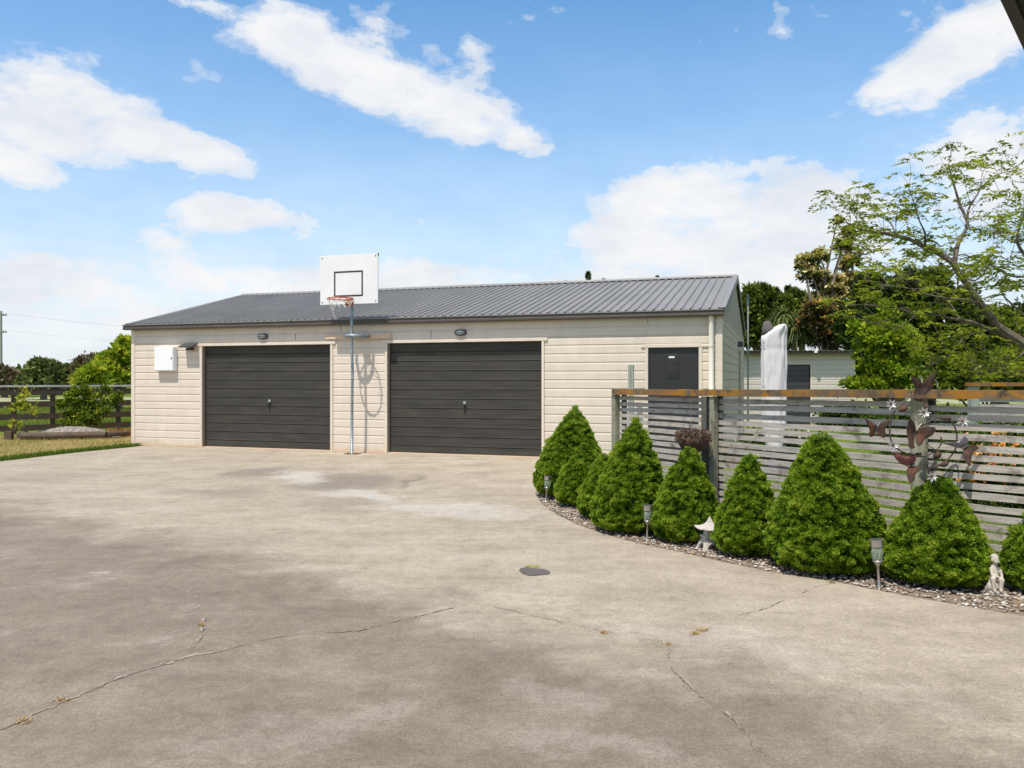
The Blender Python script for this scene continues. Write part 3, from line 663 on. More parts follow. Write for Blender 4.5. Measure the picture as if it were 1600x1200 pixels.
# ------------------------------------------------------------------ slatted screen fence in three angled panels
fx = [(962, 8.95, 1.272), (1109, 7.60, 1.283), (1436, 5.72, 1.307), (1660, 5.08, 1.309)]
FP = [Vector(((x-800)/F*y, y, 0)) for x, y, z in fx]; FZ = [z for x, y, z in fx]
fence = thing('slatted_fence', 'grey horizontal slat screen fence with orange lichened top rail', 'fence', FP[1])
def lf(v): return v-FP[1]
def frame(a, b):
    d = (b-a).normalized(); n = Vector((-d.y, d.x, 0))
    if n.y < 0: n = -n
    return d, n
for i in range(3):
    a, b = FP[i], FP[i+1]; d, n = frame(a, b); ln = (b-a).length
    def q(s, p, z, a=a, d=d, n=n): return lf(a+d*s+n*p+Vector((0, 0, z)))
    cap = MB(); za, zb = FZ[i], FZ[i+1]; ns = 10
    sec = lambda z, w0, w1: [(w0, z-.050), (w1, z-.050), (w1, z), (w0, z)]
    vs = []; 
    for k in range(ns+1):
        t = k/ns; z = za+(zb-za)*t+random.uniform(-.002, .002)
        for p, zz in ((-.055, -.060), (.075, -.060), (.075, 0), (-.055, 0)): vs.append(q(ln*t+(.001 if k == 0 else 0), p, z+zz))
    fs = [(4*k+j, 4*k+(j+1)%4, 4*k+4+(j+1)%4, 4*k+4+j) for k in range(ns) for j in range(4)]+[(3,2,1,0), tuple(4*ns+j for j in range(4))]
    cap.add(vs, fs); cap.build('cap_rail', M['cap'], fence)
    sl_ = MB(); z = .03; k = 0
    top = min(za, zb)-.075
    pitch = .0662
    while z+.04 < top+.02:
        h_ = .044+random.uniform(-.004, .003); zo = random.uniform(-.003, .003); zo2 = zo+random.uniform(-.006, .006)
        bow = random.uniform(-.008, .008); vs = []; ns2 = 12
        for j in range(ns2+1):
            t = j/ns2; s_ = .035+(ln-.07)*t; zz = z+zo+(zo2-zo)*t+bow*math.sin(math.pi*t)+(zb-za)*t*z+.002*mnoise.noise(Vector((s_*6, z*20, i)))
            hh = h_+.004*mnoise.noise(Vector((s_*5, z*31, i+7)))
            for p, e in ((.034, 0), (.052, 0), (.052, hh), (.034, hh)): vs.append(q(s_, p, zz+e))
        sl_.add(vs, [(4*j+m_, 4*j+(m_+1)%4, 4*j+4+(m_+1)%4, 4*j+4+m_) for j in range(ns2) for m_ in range(4)]+[(3,2,1,0), tuple(4*ns2+j for j in range(4))])
        z += pitch; k += 1
    sl_.build('slat_panel', M['slat'], fence)
    # dark battens behind each end of the panel
    for s_ in (.036, ln-.082):
        bt_ = MB()
        vs = [q(s_+u, p, z_) for z_ in (0, min(za, zb)-.055) for u, p in ((0, .054), (.045, .054), (.045, .095), (0, .095))]
        bt_.add(vs, [(3,2,1,0), (4,5,6,7)]+[(j, (j+1)%4, (j+1)%4+4, j+4) for j in range(4)]); bt_.build('batten', M['postd'], fence)
def sqpost(c, sz, h_, ang, mat):
    m = Matrix.Translation(lf(c)) @ Matrix.Rotation(ang, 4, 'Z')
    return MB().box(-sz/2, sz/2, -sz/2, sz/2, 0, h_, m).build('post', mat, fence, bevel=.006)
d0, n0_ = frame(FP[0], FP[1])
sqpost(FP[0]+d0*-.0, .07, FZ[0]-.062, math.atan2(d0.y, d0.x), M['post'])
sqpost(FP[1]-n0_*.05+d0*-.01, .055, FZ[1]-.063, R(-40), M['postd'])
sqpost(FP[1]+Vector((.022, -.06, 0)), .06, FZ[1]-.064, R(-60), M['post'])
d2, n2_ = frame(FP[1], FP[2])
c3 = FP[2]+Vector((-.0, -.005, 0))
pm = MB(); pm.tube([tuple(lf(c3)+Vector((.003*math.sin(z*5), 0, z*1.0))) for z in np.linspace(0, FZ[2]-.062, 8)], [.058-.002*k/7 for k in range(8)], 20); pm.build('post', M['post'], fence, smooth=True)
sqpost(FP[3], .10, FZ[3]-.062, 0, M['post'])
# garden bed between the driveway and the fence
bedp = [p for p in edge]+[Vector((6.5, 3.2, 0)), Vector((7, 5.0, 0))]+[FP[3]+Vector((0, .12, 0)), FP[2]+Vector((.05,.12,0)), FP[1]+Vector((.1,.1,0)), FP[0]+Vector((.05,.15,0)), Vector((1.1, 10.2, 0)), FW(9.6,-.05), FW(9.3,-.05), FW(9.3,-.5)]
polyobj('garden_bed', bedp, -.004, M['soil'])
fence2 = thing('rear_slat_fence', 'second slatted fence with lichened cap rising behind the screen fence', 'fence', (5.95, 10.4, 0))
MB().box(-.03, .075, -.04, .06, 0, 1.29).build('post', M['treated'], fence2, bevel=.005)
MB().box(-.05, 3.0, -.06, .08, 1.292, 1.34).build('cap_rail', M['cap'], fence2)
s2 = MB()
for k in range(13): z = .12+k*.088; s2.box(.08, 2.95, .02, .042, z, z+.060+random.uniform(-.004,.004))
s2.build('slat_panel', M['slat'], fence2)
tp = thing('garden_post', 'pale green timber post standing between fence and garage wall', 'post', FW(10.60, -.35), ANG)
MB().box(-.045, .045, -.03, .03, 0, 1.62).build('post', M['treated'], tp, bevel=.004)
MB().box(-.003, .003, -.034, -.0305, .02, 1.60).build('batten', M['postd'], tp)

# ------------------------------------------------------------------ clipped dwarf conifers
M['conifer'] = foliage('conifer_needles', [(0, (.022, .052, .004)), (.3, (.075, .160, .006)), (.6, (.20, .33, .018)), (1, (.41, .50, .060))], .38, .6, .25)
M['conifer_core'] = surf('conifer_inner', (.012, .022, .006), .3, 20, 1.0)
def fbm(P, sc, seed):
    return np.array([mnoise.fractal(Vector((p[0]*sc+seed, p[1]*sc, p[2]*sc)), .8, 2.0, 3) for p in P])
def conifer(px0, px1, top, bot, apex, label, bulge=.30, dens=1.0, tip=0):
    Yf = H*F/(bot+4-HZ); hw = (px1-px0)/2/F; Yc = Yf/(1-hw*.93); r = hw*Yc; X = ((px0+px1)/2-800)/F*Yc
    h = H-(top-HZ)/F*Yc; ax = (apex-(px0+px1)/2)/F*Yc
    o_ = thing('clipped_conifer', label, 'conifer', (X, Yc, 0), 0, 'clipped conical conifers along the fence')
    seed = px0*.37
    def prof(t):   # radius at relative height
        base = (1-t)**(.68)*.96+.035*(1 if t < .97 else (1-t)/.03)
        b = 1+bulge*math.sin(math.pi*min(1, t*1.05))*.5
        foot = min(1, .70+.30*math.sqrt(min(1, max(0, t)/.14)))
        return r*base*b*foot/1.03+ .012*(1-t)
    area = r*h*3.3; n = int(125000*area*dens)
    T = 1-np.sqrt(rng.uniform(0.0, 1, n*2)); T = T[:n]*1.0
    A = rng.uniform(0, 2*math.pi, n)
    pr = np.array([prof(t) for t in np.linspace(0, 1, 200)]); rad = np.interp(T, np.linspace(0, 1, 200), pr)
    S = np.stack([np.cos(A)*rad, np.sin(A)*rad, T*h], 1)
    f1 = fbm(S, 7.5, seed); f2 = fbm(S, 20, seed+9)
    k = 1+.10*f1; ex = .030*f2
    rad2 = np.maximum(.004, rad*k+ex)-.022*rng.uniform(0, 1, n)**2
    z = .035+T*(h-.04)+.012*f2
    C = np.stack([np.cos(A)*rad2+ax*T**1.3, np.sin(A)*rad2, z], 1)
    D = np.stack([.55*np.cos(A), .55*np.sin(A), np.full(n, .65)], 1)+rng.normal(0, .45, (n, 3))
    V = leaves(C, unit(D), .0175, .46, .35)
    depth = (rad2-rad)/.03
    tint = np.clip(.46+.50*f2+.25*f1+rng.normal(0, .08, n), 0, 1)  # tips yellower; the shade of the hollows is also put into the tint
    # longer soft shoots catching light
    npmesh('foliage', V, 4, M['conifer'], rep(tint), o_)
    ns = int(n*.015); idx = rng.integers(0, n, ns)
    V2 = leaves(C[idx], unit(D[idx]+np.array([0, 0, .6])), .034, .20, .3)
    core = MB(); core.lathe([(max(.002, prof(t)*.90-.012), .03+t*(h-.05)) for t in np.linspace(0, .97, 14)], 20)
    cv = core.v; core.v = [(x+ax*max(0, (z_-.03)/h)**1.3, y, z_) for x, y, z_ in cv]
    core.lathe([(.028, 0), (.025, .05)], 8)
    co = core.build('trunk', M['conifer_core'], o_)  # mostly a dark inner cone closing the view through; trunk only at its foot
    if tip:
        tt = MB(); q = np.array([[rng.uniform(-.03, .03)+ax, rng.uniform(-.03, .03), h+rng.uniform(-.05, .02)] for _ in range(260)])
        npmesh('tip_shoots', leaves(q, np.tile([0, 0, 1.], (260, 1)), .035, .22, .35), 4, M['conifer'], rep(np.full(260, .7)), o_)
    return o_
conifer(834, 947, 639, 779, 899, 'tall conical conifer at the far end of the row beside the garage door', .40, 1.0, 1)
conifer(867, 941, 691, 791, 915, 'small conical conifer in front of the tall one at the far end of the row', .40)
conifer(902, 968, 708, 811, 944, 'smallest slim conical conifer squeezed in third from the garage', .36)
conifer(921, 1048, 659, 836, 993, 'large conical conifer left of the hanging basket, fourth from the garage', .22, 1.0, 1)
conifer(1014, 1126, 698, 851, 1077, 'conical conifer below the hanging basket between lamp and stone lantern', .22)
conifer(1114, 1219, 709, 873, 1172, 'conical conifer just right of the stone lantern', .18)
conifer(1196, 1389, 676, 906, 1284, 'biggest conical conifer in the middle of the fence', .16)
conifer(1380, 1542, 742, 925, 1467, 'conical conifer below the butterfly wall art', .20)
conifer(1571, 1720, 757, 940, 1645, 'conical conifer cut off by the right edge of the photo', .30, .8)
# ------------------------------------------------------------------ pebbles in the bed
def inpoly(x, y, poly):
    c = np.zeros(len(x), bool); n = len(poly); j = n-1
    for i in range(n):
        xi, yi, xj, yj = poly[i][0], poly[i][1], poly[j][0], poly[j][1]
        cond = ((yi > y) != (yj > y)) & (x < (xj-xi)*(y-yi)/((yj-yi) if yj != yi else 1e-9)+xi); c ^= cond; j = i
    return c
def pebbles(name, poly, n, s0, s1, z, mat, keep=None):
    bx = [p[0] for p in poly]; by = [p[1] for p in poly]
    x = rng.uniform(min(bx), max(bx), n*4); y = rng.uniform(min(by), max(by), n*4); k = inpoly(x, y, poly)
    if keep is not None: k &= keep(x, y)
    x, y = x[k][:n], y[k][:n]; n = len(x)
    base = np.array([(math.cos(a)*math.cos(b), math.sin(a)*math.cos(b), math.sin(b)) for b in (-.5, .5) for a in np.arange(5)*2*math.pi/5+(.3 if b > 0 else 0)]+[(0,0,1),(0,0,-1)])
    fs = []
    for i in range(5):
        j = (i+1) % 5; fs += [(i, j, 5+i), (j, 5+j, 5+i), (5+i, 5+j, 10), (j, i, 11)]
    fs = np.array(fs)
    S = rng.uniform(s0, s1, (n, 1, 1))*np.stack([rng.uniform(.7, 1.3, n), rng.uniform(.5, 1., n), rng.uniform(.3, .55, n)], 1)[:, None, :]
    B = base[None]*(1+rng.normal(0, .12, (n, 12, 1)))*S; a = rng.uniform(0, 6.28, n)[:, None]; b = rng.normal(0, .3, n)[:, None]
    Xr = B[..., 0]*np.cos(a)-B[..., 1]*np.sin(a); Yr = B[..., 0]*np.sin(a)+B[..., 1]*np.cos(a); Zr = B[..., 2]+Xr*np.sin(b)*.5
    zz = z+rng.uniform(0, .012, n)
    V = np.stack([Xr+x[:, None], Yr+y[:, None], Zr+zz[:, None]], -1).reshape(-1, 3)
    Fc = (fs[None]+12*np.arange(n)[:, None, None]).reshape(-1, 3)
    return npmesh(name, V, 3, mat, np.repeat(rng.uniform(0, 1, n), 12), None, Fc)
def stonemat(name, stops):
    m, nt, b = newmat(name); a = N(nt, 'ShaderNodeAttribute', attribute_name='tint')
    c = ramp(nt, a.outputs['Fac'], stops); c = mix(nt, 1., c, ramp(nt, noise(nt, objco(nt), 90, 3), [(.3, .75), (.7, 1.15)]), 'MULTIPLY')
    L(nt, c, b.inputs['Base Color']); b.inputs['Roughness'].default_value = .8
    return m
M['pebble'] = stonemat('river_pebbles', [(0, (.17,.125,.10)), (.3, (.30,.235,.19)), (.6, (.42,.36,.30)), (.85, (.50,.46,.41)), (1, (.66,.62,.56))])
A_ = np.array([[p[0], p[1]] for p in edge])
def near_edge(x, y):
    d = np.full(len(x), 9.)
    for (a, b) in zip(A_[:-1], A_[1:]):
        ab = b-a; t = np.clip(((x-a[0])*ab[0]+(y-a[1])*ab[1])/(ab@ab), 0, 1); d = np.minimum(d, np.hypot(x-a[0]-t*ab[0], y-a[1]-t*ab[1]))
    return (d < .75) & (x < 3.6)
bedpoly = [(p[0]+.012, p[1]+.012) for p in bedp]
tag(pebbles('gravel', bedpoly, 17000, .008, .019, -.002, M['pebble'], near_edge), kind='stuff')
# spilled crumbs on the slab
M['crumb'] = stonemat('pale_crumbs', [(0, (.30,.26,.22)), (1, (.62,.58,.52))])
tag(pebbles('loose_grit', [(-7, 3), (3, 3), (3, 6), (0, 9), (-1, 14), (-7, 14)], 260, .003, .006, .003, M['crumb']), kind='stuff')
M['leafbit'] = foliage('fallen_leaf', [(0, (.20,.10,.04)), (1, (.46,.30,.14))], .1)
C_ = []
for p in edge_px[1:13]:
    q0 = G(*p)
    for _ in range(12): C_.append((q0.x+rng.uniform(-.05, .35), q0.y+rng.uniform(-.12, .25), .012))
C_ = np.array(C_); tag(npmesh('leaf_litter', leaves(C_, unit(rng.normal(0, 1, (len(C_), 3))*np.array([1, 1, .15])), .03, .5, .1), 4, M['leafbit'], rep(rng.uniform(0, 1, len(C_)))), kind='stuff')
# ------------------------------------------------------------------ solar stake lamps
def stake(px, py, h, lean, label, hf=1.0):
    g0 = G(px, py); t = thing('solar_stake_lamp', label, 'garden lamp', g0, 0, 'solar stake lamps in the gravel edge')
    m = Matrix.Rotation(lean[0], 4, 'Y') @ Matrix.Rotation(lean[1], 4, 'X'); hd = .135*hf
    def lm(mb, prof, z): return mb.lathe(prof, 20, (0, 0, z), m)
    zt = h-hd
    MB().tube([m @ Vector((0, 0, -.02)), m @ Vector((0, 0, zt-.01))], .0085, 10).build('stake', M['steel'], t, smooth=True)
    lm(MB(), [(.009, -.038), (.012, -.03), (.026, -.008), (.033, 0), (.033, .006)], zt).build('collar', M['steel'], t, smooth=True)
    lm(MB(), [(.029, .007), (.034, .025), (.035, .05), (.034, .09*hf)], zt).build('glass', M['glass'], t, smooth=True)
    lm(MB(), [(.038, .091*hf), (.040, .094*hf), (.040, .128*hf), (.044, .130*hf), (.044, .136*hf)], zt).build('cap', M['steel'], t)
    lm(MB(), [(.034, .1365*hf), (.034, .1385*hf)], zt).build('solar_cell', M['plastic'], t)
stake(853, 783, .285, (R(5), R(2)), 'small leaning solar stake lamp in front of the far tall conifer', .95)
stake(1011, 845, .305, (R(1.5), R(1)), 'solar stake lamp between the fourth and fifth conifers')
stake(1374, 920, .325, (R(-3.5), R(0)), 'nearest solar stake lamp, right of the biggest conifer', 1.05)
# ------------------------------------------------------------------ stone lantern
lt = thing('stone_lantern', 'small pale stone pagoda lantern on the gravel', 'garden lantern', G(1109, 858), R(8)); lt.scale = (1.2, 1.2, .98)
def sqring(mb, rows, n=4, seg=5):
    """rows: (half width, z, corner lift)"""
    vs = []; per = []
    for hw_, z, lift in rows:
        pts = []
        cs = [(-1,-1),(1,-1),(1,1),(-1,1)]
        for i in range(4):
            a, b = cs[i], cs[(i+1) % 4]
            for k in range(seg):
                u = k/seg; x = a[0]+(b[0]-a[0])*u; y = a[1]+(b[1]-a[1])*u; c = max(0, abs(2*u-1))**3
                pts.append((x*hw_, y*hw_, z+lift*c))
        per.append(pts); vs += pts
    m_ = 4*seg; fs = [(i*m_+k, i*m_+(k+1)%m_, (i+1)*m_+(k+1)%m_, (i+1)*m_+k) for i in range(len(rows)-1) for k in range(m_)]
    fs += [tuple(reversed(range(m_))), tuple((len(rows)-1)*m_+k for k in range(m_))]
    return mb.add(vs, fs)
b_ = MB()
for i in range(4):    # arched base: four splayed sides with an arch each
    m = Matrix.Rotation(math.pi/2*i, 4, 'Z'); ar = []
    out = [(-.072, 0), (-.046, 0)]+[(-.040*math.cos(t), .004+.052*math.sin(t)) for t in np.linspace(0, math.pi, 9)]+[(.046, 0), (.072, 0), (.046, .088), (-.046, .088)]
    b_.prism(out, lambda a, b, d, m=m: m @ Vector((a, -(.070-.028*b/.088)+d, b)), 0, .018)
sqring(b_, [(.044, .086, 0), (.044, .092, 0)]); b_.build('arched_base', M['stone'], lt)
sqring(MB(), [(.042, .0925, 0), (.052, .099, 0), (.052, .112, 0), (.036, .120, 0)]).build('plinth', M['stone'], lt)
sqring(MB(), [(.034, .1205, 0), (.030, .165, 0)]).build('light_box', M['stone'], lt)
sqring(MB(), [(.036, .1655, 0), (.082, .170, .013), (.081, .176, .013), (.056, .186, .003), (.034, .201, 0), (.019, .221, 0), (.011, .243, 0), (.006, .262, 0), (.001, .270, 0)]).build('pagoda_roof', M['stone'], lt)
# ------------------------------------------------------------------ statue of a seated child
def fused(name, mb, mat, vox, loc, rz=0, sm=2):
    me = bpy.data.meshes.new(name+'_raw'); me.from_pydata(mb.v, [], mb.f); me.update(); o = bpy.data.objects.new(name+'_raw', me); col.objects.link(o)
    r_ = o.modifiers.new('r', 'REMESH'); r_.mode = 'VOXEL'; r_.voxel_size = vox
    s_ = o.modifiers.new('s', 'SMOOTH'); s_.iterations = sm
    dg = bpy.context.evaluated_depsgraph_get(); me2 = bpy.data.meshes.new_from_object(o.evaluated_get(dg)); bpy.data.objects.remove(o)
    me2.name = name; me2.materials.clear(); me2.materials.append(mat); me2.shade_smooth()
    o2 = bpy.data.objects.new(name, me2); col.objects.link(o2); o2.location = loc; o2.rotation_euler = (0, 0, rz); return o2
st_ = MB()
def limb(pts, rs): 
    for a, b, ra, rb in zip(pts, pts[1:], rs, rs[1:]):
        a, b = Vector(a), Vector(b)
        for k in range(7): t = k/6; st_.ell(a.lerp(b, t), (ra+(rb-ra)*t,)*3, nu=10, nv=7)
st_.box(-.046, .046, -.040, .040, 0, .022)                     # rocky base block
for q in ((-.02, -.005, .045, .034), (.02, .005, .05, .034), (0, .012, .065, .032), (-.028, .01, .03, .026), (.03, -.008, .03, .024)): st_.ell(q[:3], (q[3], q[3]*.9, q[3]), nu=10, nv=8)
limb([(0, .008, .092), (.002, .010, .125), (.004, .012, .160)], [.026, .023, .019])     # torso leaning a little
limb([(.004, .012, .165), (.004, .010, .182)], [.011, .011])
st_.ell((.004, .004, .203), (.0215, .023, .0245), nu=14, nv=10)                         # head
st_.ell((.004, -.019, .199), (.0035, .004, .004)); st_.ell((-.004, -.015, .192), (.008, .006, .006)); st_.ell((.012, -.015, .192), (.008, .006, .006))
st_.ell((-.0175, .004, .20), (.004, .004, .006)); st_.ell((.0255, .004, .20), (.004, .004, .006))
for k in range(34):                                                                     # curls
    a = random.uniform(0, 6.28); b = random.uniform(.1, 1.45); v = Vector((math.cos(a)*math.cos(b)*.022, math.sin(a)*math.cos(b)*.023+.006, math.sin(b)*.024))
    if v.y < -.008 and v.z < .012: continue
    st_.ell(Vector((.004, .004, .205))+v, (.0072,)*3, nu=7, nv=5)
limb([(-.010, .0, .088), (-.036, -.030, .098), (-.036, -.036, .040), (-.034, -.044, .028)], [.018, .015, .010, .009])   # legs over the rock
limb([(.012, -.0, .086), (.014, -.040, .090), (.004, -.042, .040), (.000, -.052, .030)], [.018, .015, .010, .009])
limb([(-.018, .008, .150), (-.026, -.010, .118), (-.004, -.026, .108), (.014, -.030, .100)], [.011, .009, .0075, .008])  # crossed arms
limb([(.027, .010, .150), (.040, -.004, .118), (.030, -.022, .094), (.022, -.034, .096)], [.011, .009, .0075, .008])
limb([(.042, .006, .030), (.046, .004, .090), (.048, .004, .140)], [.008, .006, .004])                                   # bow or staff at the side
o_ = fused('child_statue', st_, M['statue'], .0028, G(1559, 930)+Vector((0, .03, 0)), R(8), 1); o_.scale = (1.08,)*3
tag(o_, 'small pale stone statue of a curly haired child sitting on a rock', 'statue')
# ------------------------------------------------------------------ hanging basket on the fence
q = W(1083, 690, 7.42)
hb = thing('hanging_basket', 'brown hanging basket with dried plants hung beside the mossy fence post', 'hanging basket', (q.x, q.y, .695))
bk = MB(); bk.lathe([(.012, 0), (.06, .010), (.108, .045), (.140, .10), (.148, .150), (.135, .152), (.11, .13)], 28)
v = bk.v; bk.v = [(x*(1+.05*mnoise.noise(Vector((x*30, y*30, z_*30)))), y*(1+.05*mnoise.noise(Vector((x*30+5, y*30, z_*30)))), z_) for x, y, z_ in v]
bk.build('basket', M['basket'], hb, smooth=True)
M['deadplant'] = foliage('dried_plant', [(0, (.07,.04,.03)), (.6, (.20,.13,.10)), (1, (.34,.25,.20))], .1)
n = 1500; a = rng.uniform(0, 6.28, n); rr_ = .15*np.sqrt(rng.uniform(0, 1, n)); C = np.stack([np.cos(a)*rr_, np.sin(a)*rr_, (.15+rng.uniform(-.03, .06, n)-np.maximum(0, rr_-.12)*.9)], 1)
npmesh('dried_plant', leaves(C, unit(C*np.array([1, 1, 0])+np.array([0, 0, .05])), .035, .28, .6), 4, M['deadplant'], rep(rng.uniform(0, 1, n)), hb)
ch = MB(); tp_ = Vector((.0, .10, .50))
for a in (0.2, 2.3, 4.4): ch.tube([(.14*math.cos(a), .14*math.sin(a), .15), tp_], .0022, 5)
ch.tube([tp_, tp_+Vector((0, .0, .03)), tp_+Vector((0, .03, .05)), tp_+Vector((0, .06, .04))], .0035, 6); ch.build('hanger', M['wire'], hb)

# ------------------------------------------------------------------ metal butterfly wall art on the fence post
AY = 5.50; K = .000773*5.5/5.55*1.0
wa_ = thing('metal_wall_art', 'rusty metal wall art of butterflies and silver flowers on the round fence post', 'wall art', ((1432-800)/F*AY, AY, 0))
AX = (1432-800)/F*AY
def ap(cx, cy, d=0.):   # drawing coordinates of the wall art -> local metres
    px, py = 1340+cx/5.715, 570+cy/5.715
    return Vector(((px-800)/F*AY-AX, -d, H-(py-HZ)/F*AY))
def curve(pts, n=40):
    P = [Vector(p) for p in pts]; P = [P[0]*2-P[1]]+P+[P[-1]*2-P[-2]]; out = []
    for i in range(1, len(P)-2):
        for k in range(max(3, n//len(P))):
            t = k/max(3, n//len(P)); a, b, c, d = P[i-1:i+3]
            out.append(.5*((2*b)+(c-a)*t+(2*a-5*b+4*c-d)*t*t+(3*b-a-3*c+d)*t**3))
    return out+[P[-2]]
wires = [[(480,248,.0),(440,300,.01),(350,370,.02),(295,450,.03),(272,560,.03),(276,660,.03),(330,745,.04),(430,795,.05),(520,812,.06),(600,795,.06),(680,745,.05),(718,680,.05),(712,640,.04)],
 [(480,560,.02),(560,540,.04),(640,485,.04),(720,465,.04),(790,490,.04),(840,555,.04),(858,650,.04),(845,745,.04),(800,815,.04),(740,870,.04),(650,912,.05),(560,925,.06),(480,912,.05),(420,880,.05),(310,800,.04)],
 [(455,292,.03),(560,292,.05),(640,310,.03),(720,330,.02)], [(560,300,.05),(572,340,.05),(575,380,.05)],
 [(560,680,.07),(590,715,.07),(640,745,.06),(700,760,.05)], [(500,885,.07),(600,872,.07),(700,885,.06),(740,905,.05)]]
wm = MB()
for i, wr in enumerate(wires): wm.tube(curve([ap(*p) for p in wr], 60), .0052 if i < 2 else .0022, 7)
for c_ in ((455, 490), (530, 520)): wm.tube([ap(c_[0]+26*math.cos(t)*(1-.06*t), c_[1]+22*math.sin(t)*(1-.06*t), .06) for t in np.linspace(2.6, 8.2, 18)], .0022, 6)
wm.box(-.035, .035, -.012, .0, 1.0, 1.03, Matrix.Translation((0, 0, 0))); wm.box(-.04, .03, -.012, .0, .86, .88)
wm.build('wire_scroll', M['wire'], wa_, smooth=True)
def wing(mb, outline, hinge, tilt, d0):
    """wing plate from an outline in drawing coordinates; domed, thicker at the hinge"""
    hp_ = ap(*hinge); P = [ap(*p) for p in outline]; c = sum(P, Vector())/len(P)
    n = len(P); fr, bk_ = [], []
    rows = []
    for s in (1., .72, .4, 0.):
        for p in P:
            v = c.lerp(p, s); dd = ((v-hp_).length)*tilt+d0; dm = (1-s*s)*.010
            fr.append((v.x, -dd-dm, v.z)); bk_.append((v.x, -dd-dm+.0025, v.z))
    o = len(mb.v); m_ = len(fr); fs = []
    for r_ in range(3):
        for i in range(n):
            j = (i+1) % n; fs.append((r_*n+i, r_*n+j, (r_+1)*n+j, (r_+1)*n+i)); fs.append((m_+r_*n+j, m_+r_*n+i, m_+(r_+1)*n+i, m_+(r_+1)*n+j))
    for i in range(n): j = (i+1) % n; fs.append((j, i, m_+i, m_+j))
    mb.add(fr+bk_, fs)
def sm(pts, n=34):
    P = [Vector((a, b, 0)) for a, b in pts]; out = []; m_ = len(P)
    for i in range(m_):
        a, b, c, d = P[(i-1) % m_], P[i], P[(i+1) % m_], P[(i+2) % m_]
        for k in range(3):
            t = k/3; v = .5*((2*b)+(c-a)*t+(2*a-5*b+4*c-d)*t*t+(3*b-a-3*c+d)*t**3); out.append((v.x, v.y))
    return out
def butterfly(label, wings, body, feelers, mats, d0=.05):
    """a butterfly: wings, slim body and feelers; the body carries them"""
    b_ = MB(); b_.tube(curve([ap(*p, d0+.008) for p in body], 14), [.0035, .006, .0065, .006, .004, .003, .003][:7] if False else .0055, 8); 
    bo_ = b_.build('butterfly', M['wire'], wa_, smooth=True); bo_['label'] = label
    for (ol, hg, tl), mt in zip(wings, mats):
        mb = MB(); wing(mb, sm(ol), hg, tl, d0); mb.build('wing', M[mt], bo_)
    for f_ in feelers: MB().tube(curve([ap(*p, d0+.02) for p in f_], 12), .0015, 5).build('feeler', M['petal'], bo_)
butterfly('rusty butterfly at the top above the cap rail', [([(540,180),(520,150),(480,118),(425,108),(430,130),(470,190),(482,230),(500,262),(540,268)], (545,215), .45),
  ([(552,185),(575,125),(620,80),(655,58),(650,110),(630,170),(640,190),(620,225),(580,262),(552,268)], (550,215), .35)], [(540,160),(546,190),(546,230),(540,268)], [[(540,160),(532,125),(515,98)], [(541,160),(545,130),(538,105)], [(650,130),(680,160),(675,200)]], ['rust', 'rust'], .03)
butterfly('flat dark butterfly at the far left', [([(152,560),(130,530),(95,500),(48,478),(55,510),(78,555),(92,580),(82,610),(90,640),(125,635),(150,600)], (155,580), .2),
  ([(162,560),(180,530),(215,505),(258,490),(262,520),(240,550),(228,575),(232,620),(222,650),(190,640),(164,605)], (158,580), .2)], [(155,545),(157,575),(156,610)], [[(155,548),(145,520),(140,505)], [(157,548),(165,525),(175,508)]], ['rust', 'rust'], .02)
butterfly('rusty butterfly in the centre of the art', [([(378,480),(410,485),(445,520),(462,580),(455,630),(435,690),(430,730),(378,728),(382,660),(372,590)], (462,600), .5),
  ([(480,590),(500,555),(560,545),(605,550),(612,575),(590,620),(550,645),(530,660),(500,705),(468,710),(460,660)], (468,610), .45)], [(465,560),(458,600),(452,640)], [[(465,562),(470,530),(462,500)], [(467,562),(490,540),(508,520)]], ['rust', 'rust'], .07)
butterfly('grey and brown butterfly at the right', [([(900,735),(850,735),(770,712),(700,690),(760,680),(830,685),(870,660),(890,640),(925,642),(945,680),(935,710)], (912,735), .2),
  ([(915,745),(940,715),(990,705),(1025,738),(985,760),(968,800),(950,860),(938,895),(915,870),(893,820),(892,780)], (912,740), .35)], [(945,712),(915,732),(885,750)], [[(885,750),(860,760),(840,768)]], ['grey_metal', 'rust'], .05)
butterfly('reddish butterfly at the lower left', [([(445,880),(400,895),(330,870),(290,835),(262,800),(310,790),(380,812),(430,805),(472,808),(468,850)], (430,885), .3),
  ([(435,895),(500,900),(508,925),(460,965),(445,1010),(400,1038),(385,990),(388,930)], (430,890), .4)], [(460,872),(430,888),(400,900)], [[(400,900),(380,915),(360,925)]], ['rust_red', 'rust'], .06)
def flower(cx, cy, r_, d, red=False):
    c = ap(cx, cy, d); mb = MB()
    for lay, (nn, rl, up) in enumerate(((7, 1., .25), (6, .68, .6), (4, .4, 1.1))):
        for k in range(nn):
            a = 2*math.pi*k/nn+lay*.5+random.uniform(-.12, .12); rl_ = r_*rl*random.uniform(.85, 1.1); u = Vector((math.cos(a), 0, math.sin(a))); s_ = Vector((-u.z, 0, u.x)); f_ = Vector((0, -1, 0))
            p = [c, c+u*rl_*.55+s_*r_*.16+f_*rl_*up*.5, c+u*rl_+f_*rl_*up, c+u*rl_*.55-s_*r_*.16+f_*rl_*up*.5, c+u*rl_*.5+f_*rl_*up*.3+Vector((0, .0, 0))]
            mb.add(p, [(0, 1, 4), (1, 2, 4), (2, 3, 4), (3, 0, 4)])
    fo = mb.build('flower', M['petal'], wa_)
    MB().ell(c+Vector((0, -.008, 0)), (.006, .008, .006)).build('flower_centre', M['rust_red' if red else 'wire'], fo)
for f_ in ((262,350,.042,.05), (540,422,.047,.07), (898,500,.048,.05,True), (283,715,.044,.05), (625,990,.044,.05)): flower(*f_)
